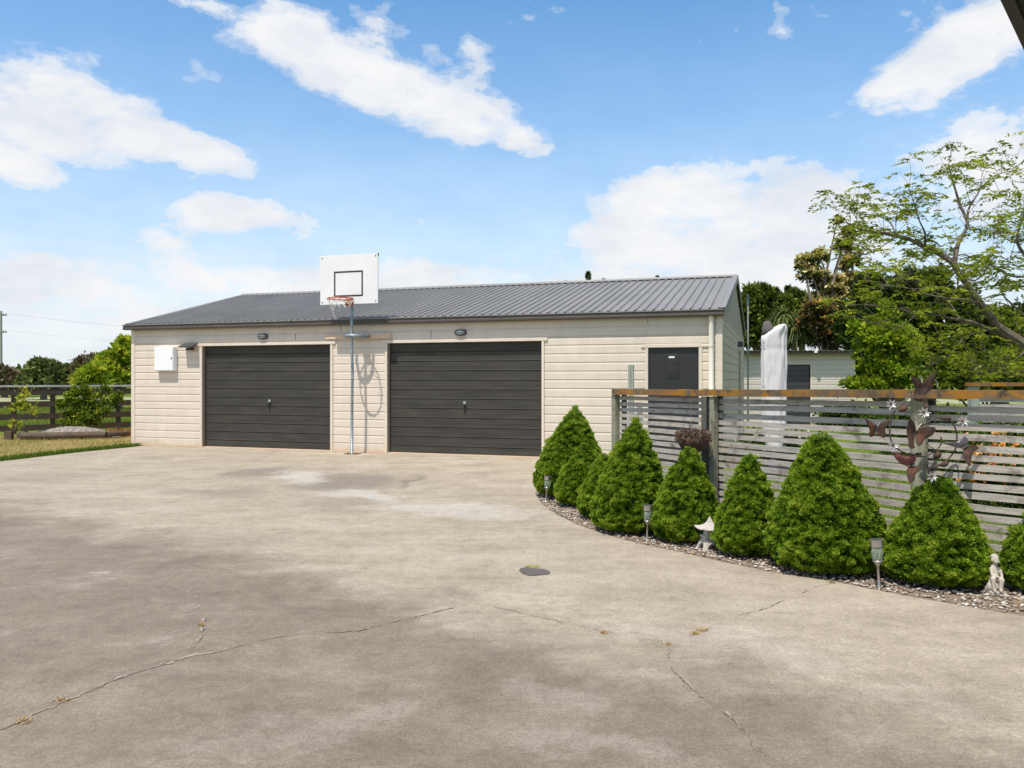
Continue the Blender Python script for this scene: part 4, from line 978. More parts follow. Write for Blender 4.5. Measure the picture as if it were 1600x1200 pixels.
for cx_, cy_, rx_, rz_, an in ((517,302,52,24,8), (375,390,46,27,-22), (578,380,27,38,0), (750,478,60,15,3), (676,798,44,34,-35), (740,876,44,26,-22), (318,790,44,22,10)):
    k_ = 1/5.715/F*AY; m = Matrix.Rotation(-R(-an), 4, 'Y'); lb = MB()
    n = 18; P = [ap(cx_, cy_, .055)+(Matrix.Rotation(R(an), 4, 'Y') @ Vector((rx_*k_*math.cos(t)*(1-.1*math.cos(t)), 0, rz_*k_*math.sin(t)*abs(math.sin(t))**.25))) for t in np.linspace(0, 2*math.pi, n, endpoint=False)]
    c = ap(cx_, cy_, .055)
    for sd_ in (-.022, .008):
        lb.add([tuple(p) for p in P]+[tuple(c.lerp(p, .55)+Vector((0, sd_*.8, 0))) for p in P]+[tuple(c+Vector((0, sd_*1.1, 0)))], [(i, (i+1) % n, n+(i+1) % n, n+i) for i in range(n)]+[(n+i, n+(i+1) % n, 2*n) for i in range(n)])
    lb.build('leaf', M['rust'], wa_)

# ------------------------------------------------------------------ covered cantilever umbrella behind the fence
UY = 12.0; ux = (1209-800)/F*UY
um = thing('covered_umbrella', 'folded garden umbrella in a pale zipped cover behind the fence', 'umbrella', (ux, UY, 0))
def uz(py): return H-(py-HZ)/F*UY
def ux_(px): return (px-1209)/F*UY
rows = [(700,-10,10),(668,-17,17.5),(640,-17.5,18.5),(610,-18,19),(580,-18.5,19),(550,-18.5,19.2),(532,-19,19.2),(525,-18.5,19.3),(521,-14,19.4),(517,-8,19.4),(514,-2,19.2),(510,4,18),(507,10,15)]
cv = MB(); vs = []; ns = 30
rows2 = []
for (p0, a0, b0), (p1, a1, b1) in zip(rows, rows[1:]):
    m_ = max(1, int(abs(p1-p0)/4))
    for q_ in range(m_): t = q_/m_; rows2.append((p0+(p1-p0)*t, a0+(a1-a0)*t, b0+(b1-b0)*t))
rows = rows2+[rows[-1]]; ns = 72
for j, (py, a, b) in enumerate(rows):
    c, hw_ = (a+b)/2/F*UY, (b-a)/2/F*UY; zz = uz(py)
    for k in range(ns):
        t = 2*math.pi*k/ns; ct, sn = math.cos(t), math.sin(t); d_ = Vector((ct*2.1, sn*2.1, zz*1.1+ct*.5))
        fo = .014*mnoise.noise(d_*1.2)+.007*abs(mnoise.noise(Vector((ct*2.2+zz*1.8, sn*2.2, zz*1.6))))+.004*mnoise.noise(Vector((ct*4+zz*3, sn*4, zz*6)))-.004*(abs((zz*1.9) % 1-.5) < .03)
        vs.append((c+(hw_+fo*1.2)*math.copysign(abs(ct)**.8, ct), (.12+fo*2)*math.copysign(abs(sn)**.8, sn), zz))
cv.add(vs, [(i*ns+k, i*ns+(k+1) % ns, (i+1)*ns+(k+1) % ns, (i+1)*ns+k) for i in range(len(rows)-1) for k in range(ns)]+[tuple(reversed(range(ns))), tuple((len(rows)-1)*ns+k for k in range(ns))])
cvo = cv.build('cover', M['cover'], um, smooth=True)
zp = MB(); zp.tube([(ux_(1227.8), -.03, uz(py)) for py in (680, 640, 600, 560, 530)], .006, 6); zp.build('zip', M['taupe'], cvo)
for py in (536, 605): MB().tube([(ux_(1191), -.06, uz(py)), (ux_(1188.5), -.09, uz(py-1.5)), (ux_(1190), -.12, uz(py+1))], .005, 5).build('tie_cord', M['black'], cvo)
hd_ = MB(); hd_.lathe([(.085, -.16), (.078, -.06), (.060, .0), (.046, .035), (.02, .05), (.004, .052)], 28)
hd_.v = [((x*(1+.13*math.cos(9*math.atan2(y, x)))+ux_(1200)-(z_+.16)*.06), y*(1+.13*math.cos(9*math.atan2(y, x))), z_+uz(507)) for x, y, z_ in hd_.v]; hd_.build('umbrella_top', M['taupe'], um, smooth=True)
MB().tube([(0, 0, 0), (0, 0, uz(690))], .03, 12).build('pole', M['bluegrey'], um)
MB().lathe([(.32, .0), (.32, .05), (.08, .07), (.05, .2)], 24).build('base', M['plastic'], um)

# ------------------------------------------------------------------ eave of the house beside the camera
hs = thing('house', 'dark eave of the house cutting the top right corner', 'house', (1.28*.90, 2.01*.90, -.082))
ed = Vector((.638, .770, 0)); er = Vector((.770, -.638, 0))
me_ = Matrix(((ed.x, er.x, 0, 0), (ed.y, er.y, 0, 0), (0, 0, 1, 0), (0, 0, 0, 1)))
MB().box(-4.5, 1.2, .0, .022, 2.200, 2.235, me_).build('fascia', M['darkeave'], hs)
MB().box(-4.5, 1.2, .023, .62, 2.215, 2.23, me_).build('soffit', M['darkeave'], hs)
MB().box(-4.5, 1.1, .62, .74, 0, 2.21, me_).build('wall', M['cream'], hs)
rm_ = MB(); rm_.add([me_ @ Vector(p) for p in ((-4.5,.012,2.255),(1.2,.012,2.255),(1.2,4,3.0),(-4.5,4,3.0))], [(0,3,2,1)]); ro_ = rm_.build('roof', M['roof'], hs); md = ro_.modifiers.new('t', 'SOLIDIFY'); md.thickness = .04

# ------------------------------------------------------------------ verge, lawn blades
def blades(name, poly, n, h0, h1, mat, z=0, keep=None, tfun=None, wd=.16):
    bx = [p[0] for p in poly]; by = [p[1] for p in poly]
    x = rng.uniform(min(bx), max(bx), n*5); y = rng.uniform(min(by), max(by), n*5); k = inpoly(x, y, poly)
    if keep is not None: k &= keep(x, y)
    x, y = x[k][:n], y[k][:n]; n = len(x); C = np.stack([x, y, np.full(n, z)], 1)
    h_ = rng.uniform(h0, h1, (n, 1)); a = rng.uniform(0, 6.28, n); S = np.stack([np.cos(a), np.sin(a), 0*a], 1)
    ln = np.stack([rng.normal(0, .35, n), rng.normal(0, .35, n), np.ones(n)], 1)
    V = np.stack([C-S*h_*wd*.5, C+S*h_*wd*.5, C+ln*h_], 1).reshape(-1, 3)
    t = rng.uniform(0, 1, n) if tfun is None else np.clip(tfun(x, y)+rng.normal(0, .12, n), 0, 1)
    return tag(npmesh(name, V, 3, mat, np.repeat(t, 3)), kind='stuff')
vpoly = [FW(0, 0), FW(0,.0)]
vedge = [G(207,698.5), G(120,707), G(0,721), Vector((-8.9,11.5,0)), Vector((-9.6,9,0)), Vector((-11,5,0))]
vpoly = vedge+[Vector((-22,5,0)), Vector((-22,13,0)), Vector((-12.9,19.8,0)), Vector((-10.4,22,0)), Vector((-9.5,24,0)), Vector((-5.5,24.5,0)), FW(0, 8)]
def verge_mat():
    m, nt, b = newmat('dry_verge'); oc = objco(nt)
    n = noise(nt, mapping(nt, oc, rot=(0,0,-.25), scale=(.6, 1.5, 1)), 1.5, 8, .7); n2 = noise(nt, oc, 22, 6, .7)
    c = ramp(nt, n, [(.34, (.15, .17, .035)), (.48, (.36, .27, .11)), (.66, (.46, .32, .18))])
    c = mix(nt, 1., c, ramp(nt, n2, [(.3, .65), (.7, 1.2)]), 'MULTIPLY')
    L(nt, c, b.inputs['Base Color']); b.inputs['Roughness'].default_value = .95; bump(nt, b, n2, .8, .02); return m
polyobj('grass_verge', vpoly, -.008, verge_mat())
M['blade'] = foliage('grass_blades', [(0, (.05,.10,.012)), (.35, (.12,.20,.02)), (.6, (.26,.27,.06)), (.8, (.42,.34,.13)), (1, (.55,.45,.24))], .25, .7, .15)
EP = [np.array([p[0], p[1]]) for p in vedge]
def dedge(x, y):
    d = np.full(len(x), 9.)
    for a, b in zip(EP[:-1], EP[1:]):
        ab = b-a; t = np.clip(((x-a[0])*ab[0]+(y-a[1])*ab[1])/(ab@ab), 0, 1); d = np.minimum(d, np.hypot(x-a[0]-t*ab[0], y-a[1]-t*ab[1]))
    return d
def vt(x, y):
    d = dedge(x, y); f = np.array([mnoise.noise(Vector((a*.9, b*.9, 3))) for a, b in zip(x, y)])
    return np.where(d < .35, .26, .80)+.40*f
blades('verge_grass', [(-15,10),(-7,10),(-6.5,17),(-8,24),(-12.5,20),(-15,16)], 60000, .025, .07, M['blade'], -.008, keep=lambda x, y: inpoly(x, y, vpoly), tfun=vt)
blades('verge_edge_grass', [(-10,10),(-7.5,10),(-7.5,17),(-10,17)], 12000, .04, .10, M['blade'], -.008, keep=lambda x, y: inpoly(x, y, vpoly) & (dedge(x, y) < .3), tfun=lambda x, y: np.full(len(x), .22))
lawnp = [FP[0]+Vector((.3,.3,0)), FP[1]+Vector((.15,.15,0)), FP[2]+Vector((.1,.15,0)), FP[3]+Vector((.1,.15,0)), Vector((9, 6, 0)), Vector((9, 15, 0)), Vector((4.2, 13.5, 0)), Vector((3.8, 12, 0)), Vector((1.8,10.5,0))]
def lt_(x, y): return .28+.25*np.array([mnoise.noise(Vector((a*1.3, b*1.3, 8))) for a, b in zip(x, y)])
blades('lawn_grass', lawnp, 60000, .025, .06, M['blade'], -.02, tfun=lt_)
blades('paddock_grass', [(-17,20.5),(-10,22.5),(-9,40),(-28,40)], 45000, .05, .13, M['blade'], -.02, tfun=lambda x, y: np.full(len(x), .44), wd=.22)
# gravel farm road beyond the paddock
polyobj('farm_road', [(-120, 50, 0), (30, 46, 0), (30, 60, 0), (-120, 66, 0)], -.012, surf('pale_road', (.30, .31, .16), .1, .5, .9))
# ------------------------------------------------------------------ paddock rail fence
pfd = Vector((2.28, 1.9, 0)).normalized(); pf0 = Vector((-12.73, 20.0, 0)); pan = math.atan2(pfd.y, pfd.x)
pf = thing('paddock_fence', 'dark four rail timber paddock fence with a pale cap rail', 'fence', pf0, pan)
c_ = MB(); c_.box(-6, 6.2, -.075, .045, 1.185, 1.232); c_.build('cap_rail', M['paddock_cap'], pf)
for z in (.985, .675, .365, .08):
    a = random.uniform(-.01, .01); MB().box(-6, 6.2, -.062, -.034, z, z+.15).build('rail', M['paddock'], pf)
for s_ in (-5.2, -3.4, -1.6, .30, 1.16, 2.72, 4.4, 5.9): MB().box(s_-.055, s_+.055, -.033, .07, 0, 1.184).build('post', M['paddock'], pf)
# raised bed with log edging, its shrub and sapling
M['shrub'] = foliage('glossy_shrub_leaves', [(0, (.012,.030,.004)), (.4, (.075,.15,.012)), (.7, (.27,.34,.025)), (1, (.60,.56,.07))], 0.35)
bed = thing('raised_bed', 'low log edged garden bed heaped with grey mulch by the paddock fence', 'garden bed', (-10.38, 18.95, 0), R(14)); bed.scale = (.88, 1, 1)
MB().tube([(-1.05, -.45, .09), (.0, -.47, .085), (.95, -.40, .09)], .085, 12).build('log', M['log'], bed)
MB().tube([(-1.08, -.42, .10), (-1.12, .1, .10)], .08, 12).build('log', M['log'], bed)
MB().tube([(.97, -.36, .08), (1.35, .2, .08)], .08, 12).build('log', M['log'], bed)
MB().box(-1.42, -1.26, -.5, -.3, 0, .20).build('log', M['log'], bed)
mo = MB(); vs = []; nn = 26
for i in range(nn+1):
    for j in range(12):
        x = -1.05+2.3*i/nn; y = -.42+.95*j/11; r_ = ((x-.0)/1.2)**2+((y-.05)/.5)**2
        vs.append((x, y, .03+.24*max(0, 1-r_)+.02*mnoise.noise(Vector((x*9, y*9, 0)))))
mo.add(vs, [(i*12+j, (i+1)*12+j, (i+1)*12+j+1, i*12+j+1) for i in range(nn) for j in range(11)]); mo.build('mulch', surf('grey_mulch', (.20,.17,.15), .35, 25, .95, bmp=1, bscale=40, c2=(.36,.33,.30), amt=(.5,.6)), bed)
def cloud_leaves(blobs, n, size, wid=.5, sub=26, sig=.22, up=.25, spread=.7, tb=.45, hollow=.55, tint_up=.25):
    """leaves gathered in uneven clumps over ellipsoid blobs (x,y,z,rx,ry,rz)"""
    vol = np.array([b[3]*b[4]*b[5] for b in blobs])**.67; vol = vol/vol.sum(); Cs, Ds, Ts = [], [], []
    for b, v in zip(blobs, vol):
        m_ = int(n*v); ns_ = max(4, int(sub*(.5+v*len(blobs)*.5))); c = np.array(b[:3]); r_ = np.array(b[3:6])
        u = unit(rng.normal(0, 1, (ns_, 3))); u[:, 2] = np.where(u[:, 2] < -.6, -u[:, 2], u[:, 2]); rad = rng.uniform(hollow, 1., (ns_, 1))
        sc = u*rad; tt = rng.normal(0, .13, ns_); wgt = rng.uniform(.3, 1., ns_); k = rng.choice(ns_, m_, p=wgt/wgt.sum())
        off = rng.normal(0, sig, (m_, 3))*np.array([1, 1, .7]); q_ = sc[k]+off
        Cs.append(c+q_*r_); Ds.append(unit(q_*np.array([1, 1, .6])+np.array([0, 0, up])+rng.normal(0, .3, (m_, 3))))
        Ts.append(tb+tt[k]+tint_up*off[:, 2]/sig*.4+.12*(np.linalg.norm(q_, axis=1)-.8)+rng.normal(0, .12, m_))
    C, D, T_ = np.concatenate(Cs), np.concatenate(Ds), np.clip(np.concatenate(Ts), 0, 1)
    return leaves(C, D, size, wid, spread), rep(T_)
def woody(mb, base, blobs, r_, seed, lean=(0, 0), fork=.35):
    rd = random.Random(seed); base = Vector(base)
    cz = sum(b[2] for b in blobs)/len(blobs); cx = sum(b[0] for b in blobs)/len(blobs); cy = sum(b[1] for b in blobs)/len(blobs)
    top = Vector((base.x+(cx-base.x)*fork, base.y+(cy-base.y)*fork, base.z+(cz-base.z)*fork+.01)); mid = base.lerp(top, .5)+Vector((rd.uniform(-.1, .1), rd.uniform(-.1, .1), 0))*(top-base).length
    mb.tube([base, mid, top], [r_, r_*.8, r_*.7], 8)
    for b in blobs:
        e = Vector(b[:3])+Vector((0, 0, b[5]*.3)); m1 = top.lerp(e, .5)+Vector((rd.uniform(-.12, .12), rd.uniform(-.12, .12), .1))*(e-top).length
        mb.tube([top, m1, e], [r_*.5, r_*.3, r_*.08], 6)
        for k in range(5):
            t = rd.uniform(.3, 1); s_ = m1.lerp(e, t); u = Vector((rd.gauss(0, 1), rd.gauss(0, 1), rd.uniform(0, 1.2))).normalized()
            mb.tube([s_, s_+Vector((u.x*b[3], u.y*b[4], u.z*b[5]))*.75], [r_*.16, r_*.04], 4)
def plant(name, label, cat, base, blobs, n, size, mat, r_=.05, group=None, seed=1, trunk='trunk', crown='crown', wid=.5, **kw):
    t = thing(name, label, cat, base, 0, group)
    mb = MB(); woody(mb, (0, 0, -.02), blobs, r_, seed); mb.build(trunk, M['bark'], t)
    V, T_ = cloud_leaves(blobs, n, size, wid, **kw); npmesh(crown, V, 4, mat if not isinstance(mat, str) else M[mat], T_, t)
    return t
s0 = G(124, 681)+Vector((0, .35, 0))
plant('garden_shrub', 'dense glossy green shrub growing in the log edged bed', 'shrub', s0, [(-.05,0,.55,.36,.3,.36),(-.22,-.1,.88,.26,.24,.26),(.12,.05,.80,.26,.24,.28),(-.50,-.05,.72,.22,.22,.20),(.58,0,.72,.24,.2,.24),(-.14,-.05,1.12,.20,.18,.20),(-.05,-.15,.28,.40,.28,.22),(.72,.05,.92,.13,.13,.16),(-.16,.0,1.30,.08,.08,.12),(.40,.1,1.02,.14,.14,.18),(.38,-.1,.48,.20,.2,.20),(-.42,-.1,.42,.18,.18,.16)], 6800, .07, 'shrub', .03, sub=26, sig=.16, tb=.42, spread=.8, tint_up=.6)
s1 = G(33, 686)
sp_ = plant('sapling', 'thin leafy sapling at the left end of the log edged bed', 'sapling', (s1.x+.05, s1.y, 0), [(.05,0,.95,.16,.16,.18),(-.08,0,.70,.20,.16,.18),(.14,0,.62,.15,.15,.22),(-.18,0,.30,.14,.12,.10)], 420, .085, 'shrub', .012, sub=10, tb=.75, spread=.8)
dd_ = G(178, 683); C = np.stack([dd_.x+rng.normal(0, .28, 900), dd_.y+.5+rng.normal(0, .25, 900), rng.uniform(0, .10, 900)], 1)
tag(npmesh('dried_plants', leaves(C, np.tile([0, 0, 1.], (900, 1)), .11, .15, .7), 4, M['deadorange'], rep(rng.uniform(0, 1, 900))), kind='stuff')

# ------------------------------------------------------------------ background trees
M['dark'] = foliage('dark_evergreen', [(0, (.008,.018,.004)), (.45, (.038,.070,.010)), (.75, (.11,.155,.020)), (1, (.24,.29,.045))], 0.3)
M['mid'] = foliage('mid_green', [(0, (.016,.035,.006)), (.45, (.075,.125,.016)), (.75, (.19,.25,.03)), (1, (.34,.37,.06))], 0.35)
M['grey'] = foliage('grey_green', [(0, (.025,.042,.014)), (.5, (.105,.145,.045)), (1, (.26,.30,.10))], 0.3)
M['brown'] = foliage('brown_green', [(0, (0.063, 0.049, 0.035)), (.5, (0.140, 0.112, 0.070)), (1, (0.238, 0.210, 0.126))], .2)
M['lime'] = foliage('yellow_green', [(0, (0.047, 0.115, 0.011)), (.4, (0.162, 0.270, 0.019)), (.7, (0.351, 0.446, 0.030)), (1, (0.621, 0.608, 0.081))], .4)
M['bloom'] = foliage('cream_bloom', [(0, (.022,.035,.010)), (.4, (.10,.12,.025)), (.6, (.38,.33,.10)), (1, (.80,.68,.32))], 0.3)
M['lightleaf'] = foliage('pinnate_leaf', [(0, (.06,.10,.010)), (.5, (.22,.285,.020)), (1, (.50,.52,.06))], .5)
def bl(px, py, Y, rx, ry=None, rz=None, dy=0):   # blob at a point of the view, radii in metres, relative to the ground point bx
    v = W(px, py, Y+dy); return (v.x, v.y, v.z, rx, rx if ry is None else ry, rx if rz is None else rz)
def ptree(name, label, cat, bpx, Y, blobs, n, size, mat, r_, **kw):
    bx = (bpx-800)/F*Y; k = Y/F
    bb_ = []
    for b in blobs:   # (px, py, half width px, half height px, dy)
        v = W(b[0], b[1], Y+(b[4] if len(b) > 4 else 0)); bb_.append((v.x-bx, v.y-Y, v.z, b[2]*k, max(b[2], b[3])*k*.9, b[3]*k))
    return plant(name, label, cat, (bx, Y, -.02), bb_, n, size, mat, r_, **kw)
# left of the garage, across the paddock
ptree('tree', 'grey green tree at the far left edge behind the paddock', 'tree', 8, 62, [(5,592,22,14),(-18,590,18,14),(20,597,14,9)], 2600, .5, 'brown', .25, seed=3, tb=.5)
ptree('tree', 'small round green tree second from the left across the paddock', 'tree', 34, 66, [(34,593,16,12),(28,598,14,8),(45,596,10,10)], 2000, .5, 'mid', .25, seed=4)
ptree('tree', 'broad green tree with a pointed crown behind the paddock fence', 'tree', 68, 55, [(66,578,20,14),(52,590,16,14),(82,586,20,16),(66,596,30,12),(62,571,9,6)], 7500, .38, 'grey', .25, seed=5, sub=50, sig=.18)
ptree('tree', 'low grey green tree right of the pointed one', 'tree', 104, 52, [(100,590,18,14),(114,586,13,14),(120,597,16,10)], 3200, .38, 'grey', .2, seed=6, tb=.35)
ptree('tree', 'brownish thin crowned tree behind the glossy shrub', 'tree', 136, 45, [(134,568,15,11),(146,572,13,12),(128,578,12,10),(140,588,18,12)], 3200, .28, 'brown', .2, seed=7, hollow=.3, sig=.3)
ptree('flowering_tree', 'pale yellow flowering tree beside the left corner of the garage', 'tree', 185, 36, [(192,548,18,15),(172,562,18,14),(204,556,20,20),(182,578,24,18),(160,584,14,12),(206,590,20,18),(215,542,16,14),(195,538,12,12)], 13000, .20, 'lime', .2, seed=8, tb=.62, sub=50, sig=.12, tint_up=.7)
ptree('spiky_shrub', 'bright yellow green spiky shrub right behind the paddock fence', 'shrub', 143, 25, [(142,588,12,11),(134,594,12,10),(150,582,7,10),(155,600,10,8)], 1400, .30, 'lime', .04, seed=9, wid=.14, spread=.5, up=.8, tb=.6)
ptree('hedge', 'low dark hedge line across the far paddock', 'hedge', 90, 72, [(-30+i*22, 597, 16, 6) for i in range(13)], 5000, .5, 'dark', .2, seed=10, tb=.45)
# right side
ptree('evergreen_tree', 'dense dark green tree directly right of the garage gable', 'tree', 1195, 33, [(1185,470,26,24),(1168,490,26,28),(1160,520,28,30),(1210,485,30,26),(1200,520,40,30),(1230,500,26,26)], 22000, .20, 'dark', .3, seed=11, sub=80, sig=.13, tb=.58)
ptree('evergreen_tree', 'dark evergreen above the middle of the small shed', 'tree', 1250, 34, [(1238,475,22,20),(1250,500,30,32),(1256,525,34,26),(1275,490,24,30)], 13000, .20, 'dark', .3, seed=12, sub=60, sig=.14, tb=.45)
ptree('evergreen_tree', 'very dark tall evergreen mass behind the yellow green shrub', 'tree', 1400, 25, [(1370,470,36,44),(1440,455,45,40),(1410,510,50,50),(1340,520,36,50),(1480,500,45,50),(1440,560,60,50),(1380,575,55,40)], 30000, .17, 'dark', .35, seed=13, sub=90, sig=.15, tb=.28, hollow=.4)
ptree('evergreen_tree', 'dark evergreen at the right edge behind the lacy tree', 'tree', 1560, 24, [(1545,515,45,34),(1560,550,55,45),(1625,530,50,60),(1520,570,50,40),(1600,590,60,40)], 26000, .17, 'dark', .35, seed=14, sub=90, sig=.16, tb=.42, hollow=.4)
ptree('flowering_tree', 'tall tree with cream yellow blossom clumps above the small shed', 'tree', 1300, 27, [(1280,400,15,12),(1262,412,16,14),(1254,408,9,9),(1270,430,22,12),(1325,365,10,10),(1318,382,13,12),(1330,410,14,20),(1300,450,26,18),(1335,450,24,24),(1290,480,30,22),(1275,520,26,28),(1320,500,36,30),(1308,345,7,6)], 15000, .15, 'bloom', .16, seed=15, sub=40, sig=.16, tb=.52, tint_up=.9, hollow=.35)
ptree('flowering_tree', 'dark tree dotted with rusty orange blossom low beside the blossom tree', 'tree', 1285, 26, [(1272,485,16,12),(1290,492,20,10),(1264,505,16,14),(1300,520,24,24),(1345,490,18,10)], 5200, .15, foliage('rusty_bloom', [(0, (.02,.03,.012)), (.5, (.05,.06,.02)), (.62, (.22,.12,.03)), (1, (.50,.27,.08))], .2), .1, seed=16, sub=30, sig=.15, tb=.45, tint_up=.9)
# strap leaved cabbage tree
ct = thing('cabbage_tree', 'strap leaved cabbage tree drooping over the shed roof', 'tree', ((1240-800)/F*27, 27, 0))
mb = MB(); k = 27/F; hz_ = W(1240, 512, 27).z; mb.tube([(0,0,0),(.1,0,hz_*.5),(0,0,hz_)], [.12,.1,.09], 8); mb.tube([(0,0,hz_*.9),(-.3,.0,hz_+.35)], [.08,.07], 8); mb.build('trunk', M['bark'], ct)
for (cx_, cz_, rl, tb) in ((.1, hz_, 1.05, .45), (-.35, hz_+.42, .75, .6)):
    n = 260; u = unit(rng.normal(0, 1, (n, 3))); u[:, 2] = np.abs(u[:, 2])*1.1-.45; u = unit(u); V = []; T_ = []
    for i in range(n):
        d = u[i]; s_ = unit(np.cross(d, [0, 0, 1.])[None])[0]; l = rl*rng.uniform(.7, 1.1); p0 = np.array([cx_, 0, cz_]); prev = None
        for j in range(5):
            t0, t1 = j/5, (j+1)/5; f_ = lambda t: p0+d*l*t+np.array([0, 0, -.55*l*t*t]); w0, w1 = .028*(1-t0**3), .028*(1-t1**3)
            V += [f_(t0)-s_*w0, f_(t0)+s_*w0, f_(t1)+s_*w1, f_(t1)-s_*w1]
        T_.append(np.clip(tb+rng.normal(0, .25), 0, 1))
    npmesh('leaf_head', np.array(V), 4, M['grey'], np.repeat(T_, 20), ct)
ptree('yellow_green_shrub', 'bright yellow green leafy shrub overlapping the right end of the small shed', 'shrub', 1385, 17, [(1385,500,20,16),(1370,530,34,26),(1400,540,36,34),(1360,560,26,26),(1395,580,45,28),(1345,598,24,10),(1420,590,26,24),(1386,482,9,12),(1365,600,38,14),(1335,512,10,12),(1352,545,12,12),(1432,548,12,14),(1410,515,12,12),(1328,600,12,8)], 12500, .105, 'lime', .07, seed=17, sub=90, sig=.10, tb=.48, hollow=.35)
ptree('green_shrub', 'mid green leafy shrub rising behind the rear fence', 'shrub', 1540, 15, [(1500,580,34,26),(1550,590,40,22),(1590,575,36,30),(1470,598,30,16),(1620,600,36,24),(1530,610,40,20)], 13000, .10, 'mid', .06, seed=18, sub=80, sig=.12, tb=.62, hollow=.35)
# conifer tips rising over the roof ridge
for i, (px, py, Y, r_, hh) in enumerate(((874,440,70,5,10),(884,439,70,4,9),(919,424,62,8,22),(943,436,70,5,9),(951,437,70,4,8),(988,435,70,3,8),(1027,431,66,7,12),(1045,436,66,5,8),(1192,442,45,6,16),(1232,446,45,7,18),(1213,449,45,5,12))):
    bx = (px-800)/F*Y; topz = W(px, py, Y).z
    t = thing('pine_tree', ['pine tip just showing above the roof ridge, leftmost', 'second small pine tip from the left above the ridge', 'tallest dark pine tip above the roof ridge', 'left one of a close pair of pine tips above the ridge', 'right one of a close pair of pine tips above the ridge', 'single thin pine tip mid way above the ridge', 'broad pine tip above the right part of the ridge', 'last thin pine tip before the roof end', 'pine tip above the dark tree nearest the gable', 'pine tip above the dark trees left of the blossom tree', 'low pine tip between two others above the dark trees'][i], 'pine tree', (bx, Y, 0), 0, 'pines standing far behind the garage')
    mb = MB(); mb.tube([(0,0,0), (0,0,topz)], [.16, .015], 6); mb.build('trunk', M['bark'], t)
    n = 2600; u = rng.uniform(0, 1, n)**1.2; zz = topz-.1-u*topz*.75; a = rng.uniform(0, 6.28, n); lay = np.mod(zz*1.9, 1.); rad = (.03+u*topz*.24)*(.30+.70*lay)*rng.uniform(.3, 1, n)
    C = np.stack([np.cos(a)*rad, np.sin(a)*rad, zz-.25*rad], 1)
    npmesh('crown', leaves(C, np.stack([np.cos(a), np.sin(a), np.full(n, .5)], 1), .22, .3, .4), 4, M['dark'], rep(np.clip(rng.normal(.4, .15, n), 0, 1)), t)
# ------------------------------------------------------------------ lacy pinnate tree at the right
LY = 12.5; lx = (1700-800)/F*LY
lty = thing('lacy_tree', 'open crowned tree with fine pinnate leaves leaning in from the right', 'tree', (lx, LY, 0))
def lp(px, py, dy=0): v = W(px, py, LY+dy); return Vector((v.x-lx, v.y-LY, v.z))
limbs = [([(1700,880,0),(1692,720,0),(1660,620,0),(1600,548,-.1),(1560,510,-.2)], .13, .085),
 ([(1560,510,-.2),(1530,470,-.3),(1500,430,-.3),(1484,408,-.3),(1450,388,-.2),(1400,367,0),(1350,358,.1),(1322,348,.1)], .06, .012),
 ([(1490,415,-.3),(1498,385,-.2),(1510,345,0),(1500,315,.1),(1488,280,.2),(1482,255,.2)], .038, .008),
 ([(1510,345,0),(1530,300,.3),(1550,275,.4),(1580,268,.5)], .018, .006),
 ([(1600,548,-.1),(1560,520,.3),(1500,500,.3),(1440,492,.2),(1380,478,.3),(1320,476,.3)], .040, .008),
 ([(1560,515,.2),(1520,520,-.5),(1490,545,-.6),(1470,560,-.6),(1440,575,-.5)], .020, .006),
 ([(1660,620,0),(1640,520,.3),(1620,430,.3),(1590,380,.4),(1600,330,.4)], .055, .012),
 ([(1620,430,.3),(1580,430,.6),(1540,410,.7),(1500,400,.9),(1450,420,.9)], .022, .006),
 ([(1450,388,-.2),(1445,360,-.4),(1432,330,-.5),(1420,300,-.5)], .018, .005),
 ([(1400,367,0),(1385,345,.2),(1345,335,.3),(1320,330,.3)], .014, .004),
 ([(1530,470,-.3),(1500,470,-.7),(1450,460,-.9),(1400,450,-.9),(1350,440,-.8)], .020, .005),
 ([(1590,380,.4),(1570,370,.1),(1560,360,0)], .014, .005), ([(1620,430,.3),(1640,380,0),(1660,330,0)], .03, .01),
 ([(1640,520,.3),(1610,500,-.4),(1570,470,-.7),(1560,440,-.7)], .022, .006),
 ([(1500,500,.3),(1480,470,.6),(1430,440,.8),(1400,420,.9)], .014, .004), ([(1440,492,.2),(1400,510,-.3),(1360,505,-.5)], .012, .004),
 ([(1520,520,-.5),(1560,560,-.9),(1580,590,-1.1)], .012, .004), ([(1600,548,-.1),(1570,575,-.7),(1530,590,-.9)], .014, .004), ([(1692,720,0),(1640,600,-.9),(1600,580,-1.2),(1570,600,-1.3)], .02, .004),
 ([(1400,367,0),(1370,390,-.4),(1340,400,-.5)], .011, .004), ([(1484,408,-.3),(1520,440,-.9),(1560,400,-1.2),(1600,420,-1.3)], .014, .004)]
mb = MB(); twigs = []; rd = random.Random(21)
for pts, r0, r1 in limbs:
    c = curve([lp(*p) for p in pts], 36); n = len(c); rs = [r0+(r1-r0)*i/(n-1) for i in range(n)]
    c = [p+Vector((mnoise.noise(p*2.3), mnoise.noise(p*2.3+Vector((9,9,9))), mnoise.noise(p*2.3+Vector((5,1,3)))))*.05 for p in c]
    mb.tube(c, rs, 8)
    st0 = 0 if r0 < .05 else int(n*.35) if r0 < .07 else n
    for i in range(st0, n):
        for _ in range(3 if i > n-6 else 1):
            if rd.random() < .74:
                u = Vector((rd.gauss(-.12, .8), rd.gauss(0, .8), rd.gauss(.30, .55))).normalized(); l = rd.uniform(.22, .75)
                e1 = c[i]+u*l*.5+Vector((0, 0, .03)); e2 = c[i]+u*l+Vector((rd.uniform(-.08,.08), rd.uniform(-.08,.08), rd.uniform(-.02,.10)))
                mb.tube([c[i], e1, e2], [max(.004, rs[i]*.25), .0035, .002], 4); twigs.append((c[i], e1, e2))
mb.build('trunk', M['bark'], lty)
LC, LD, LT_, = [], [], []
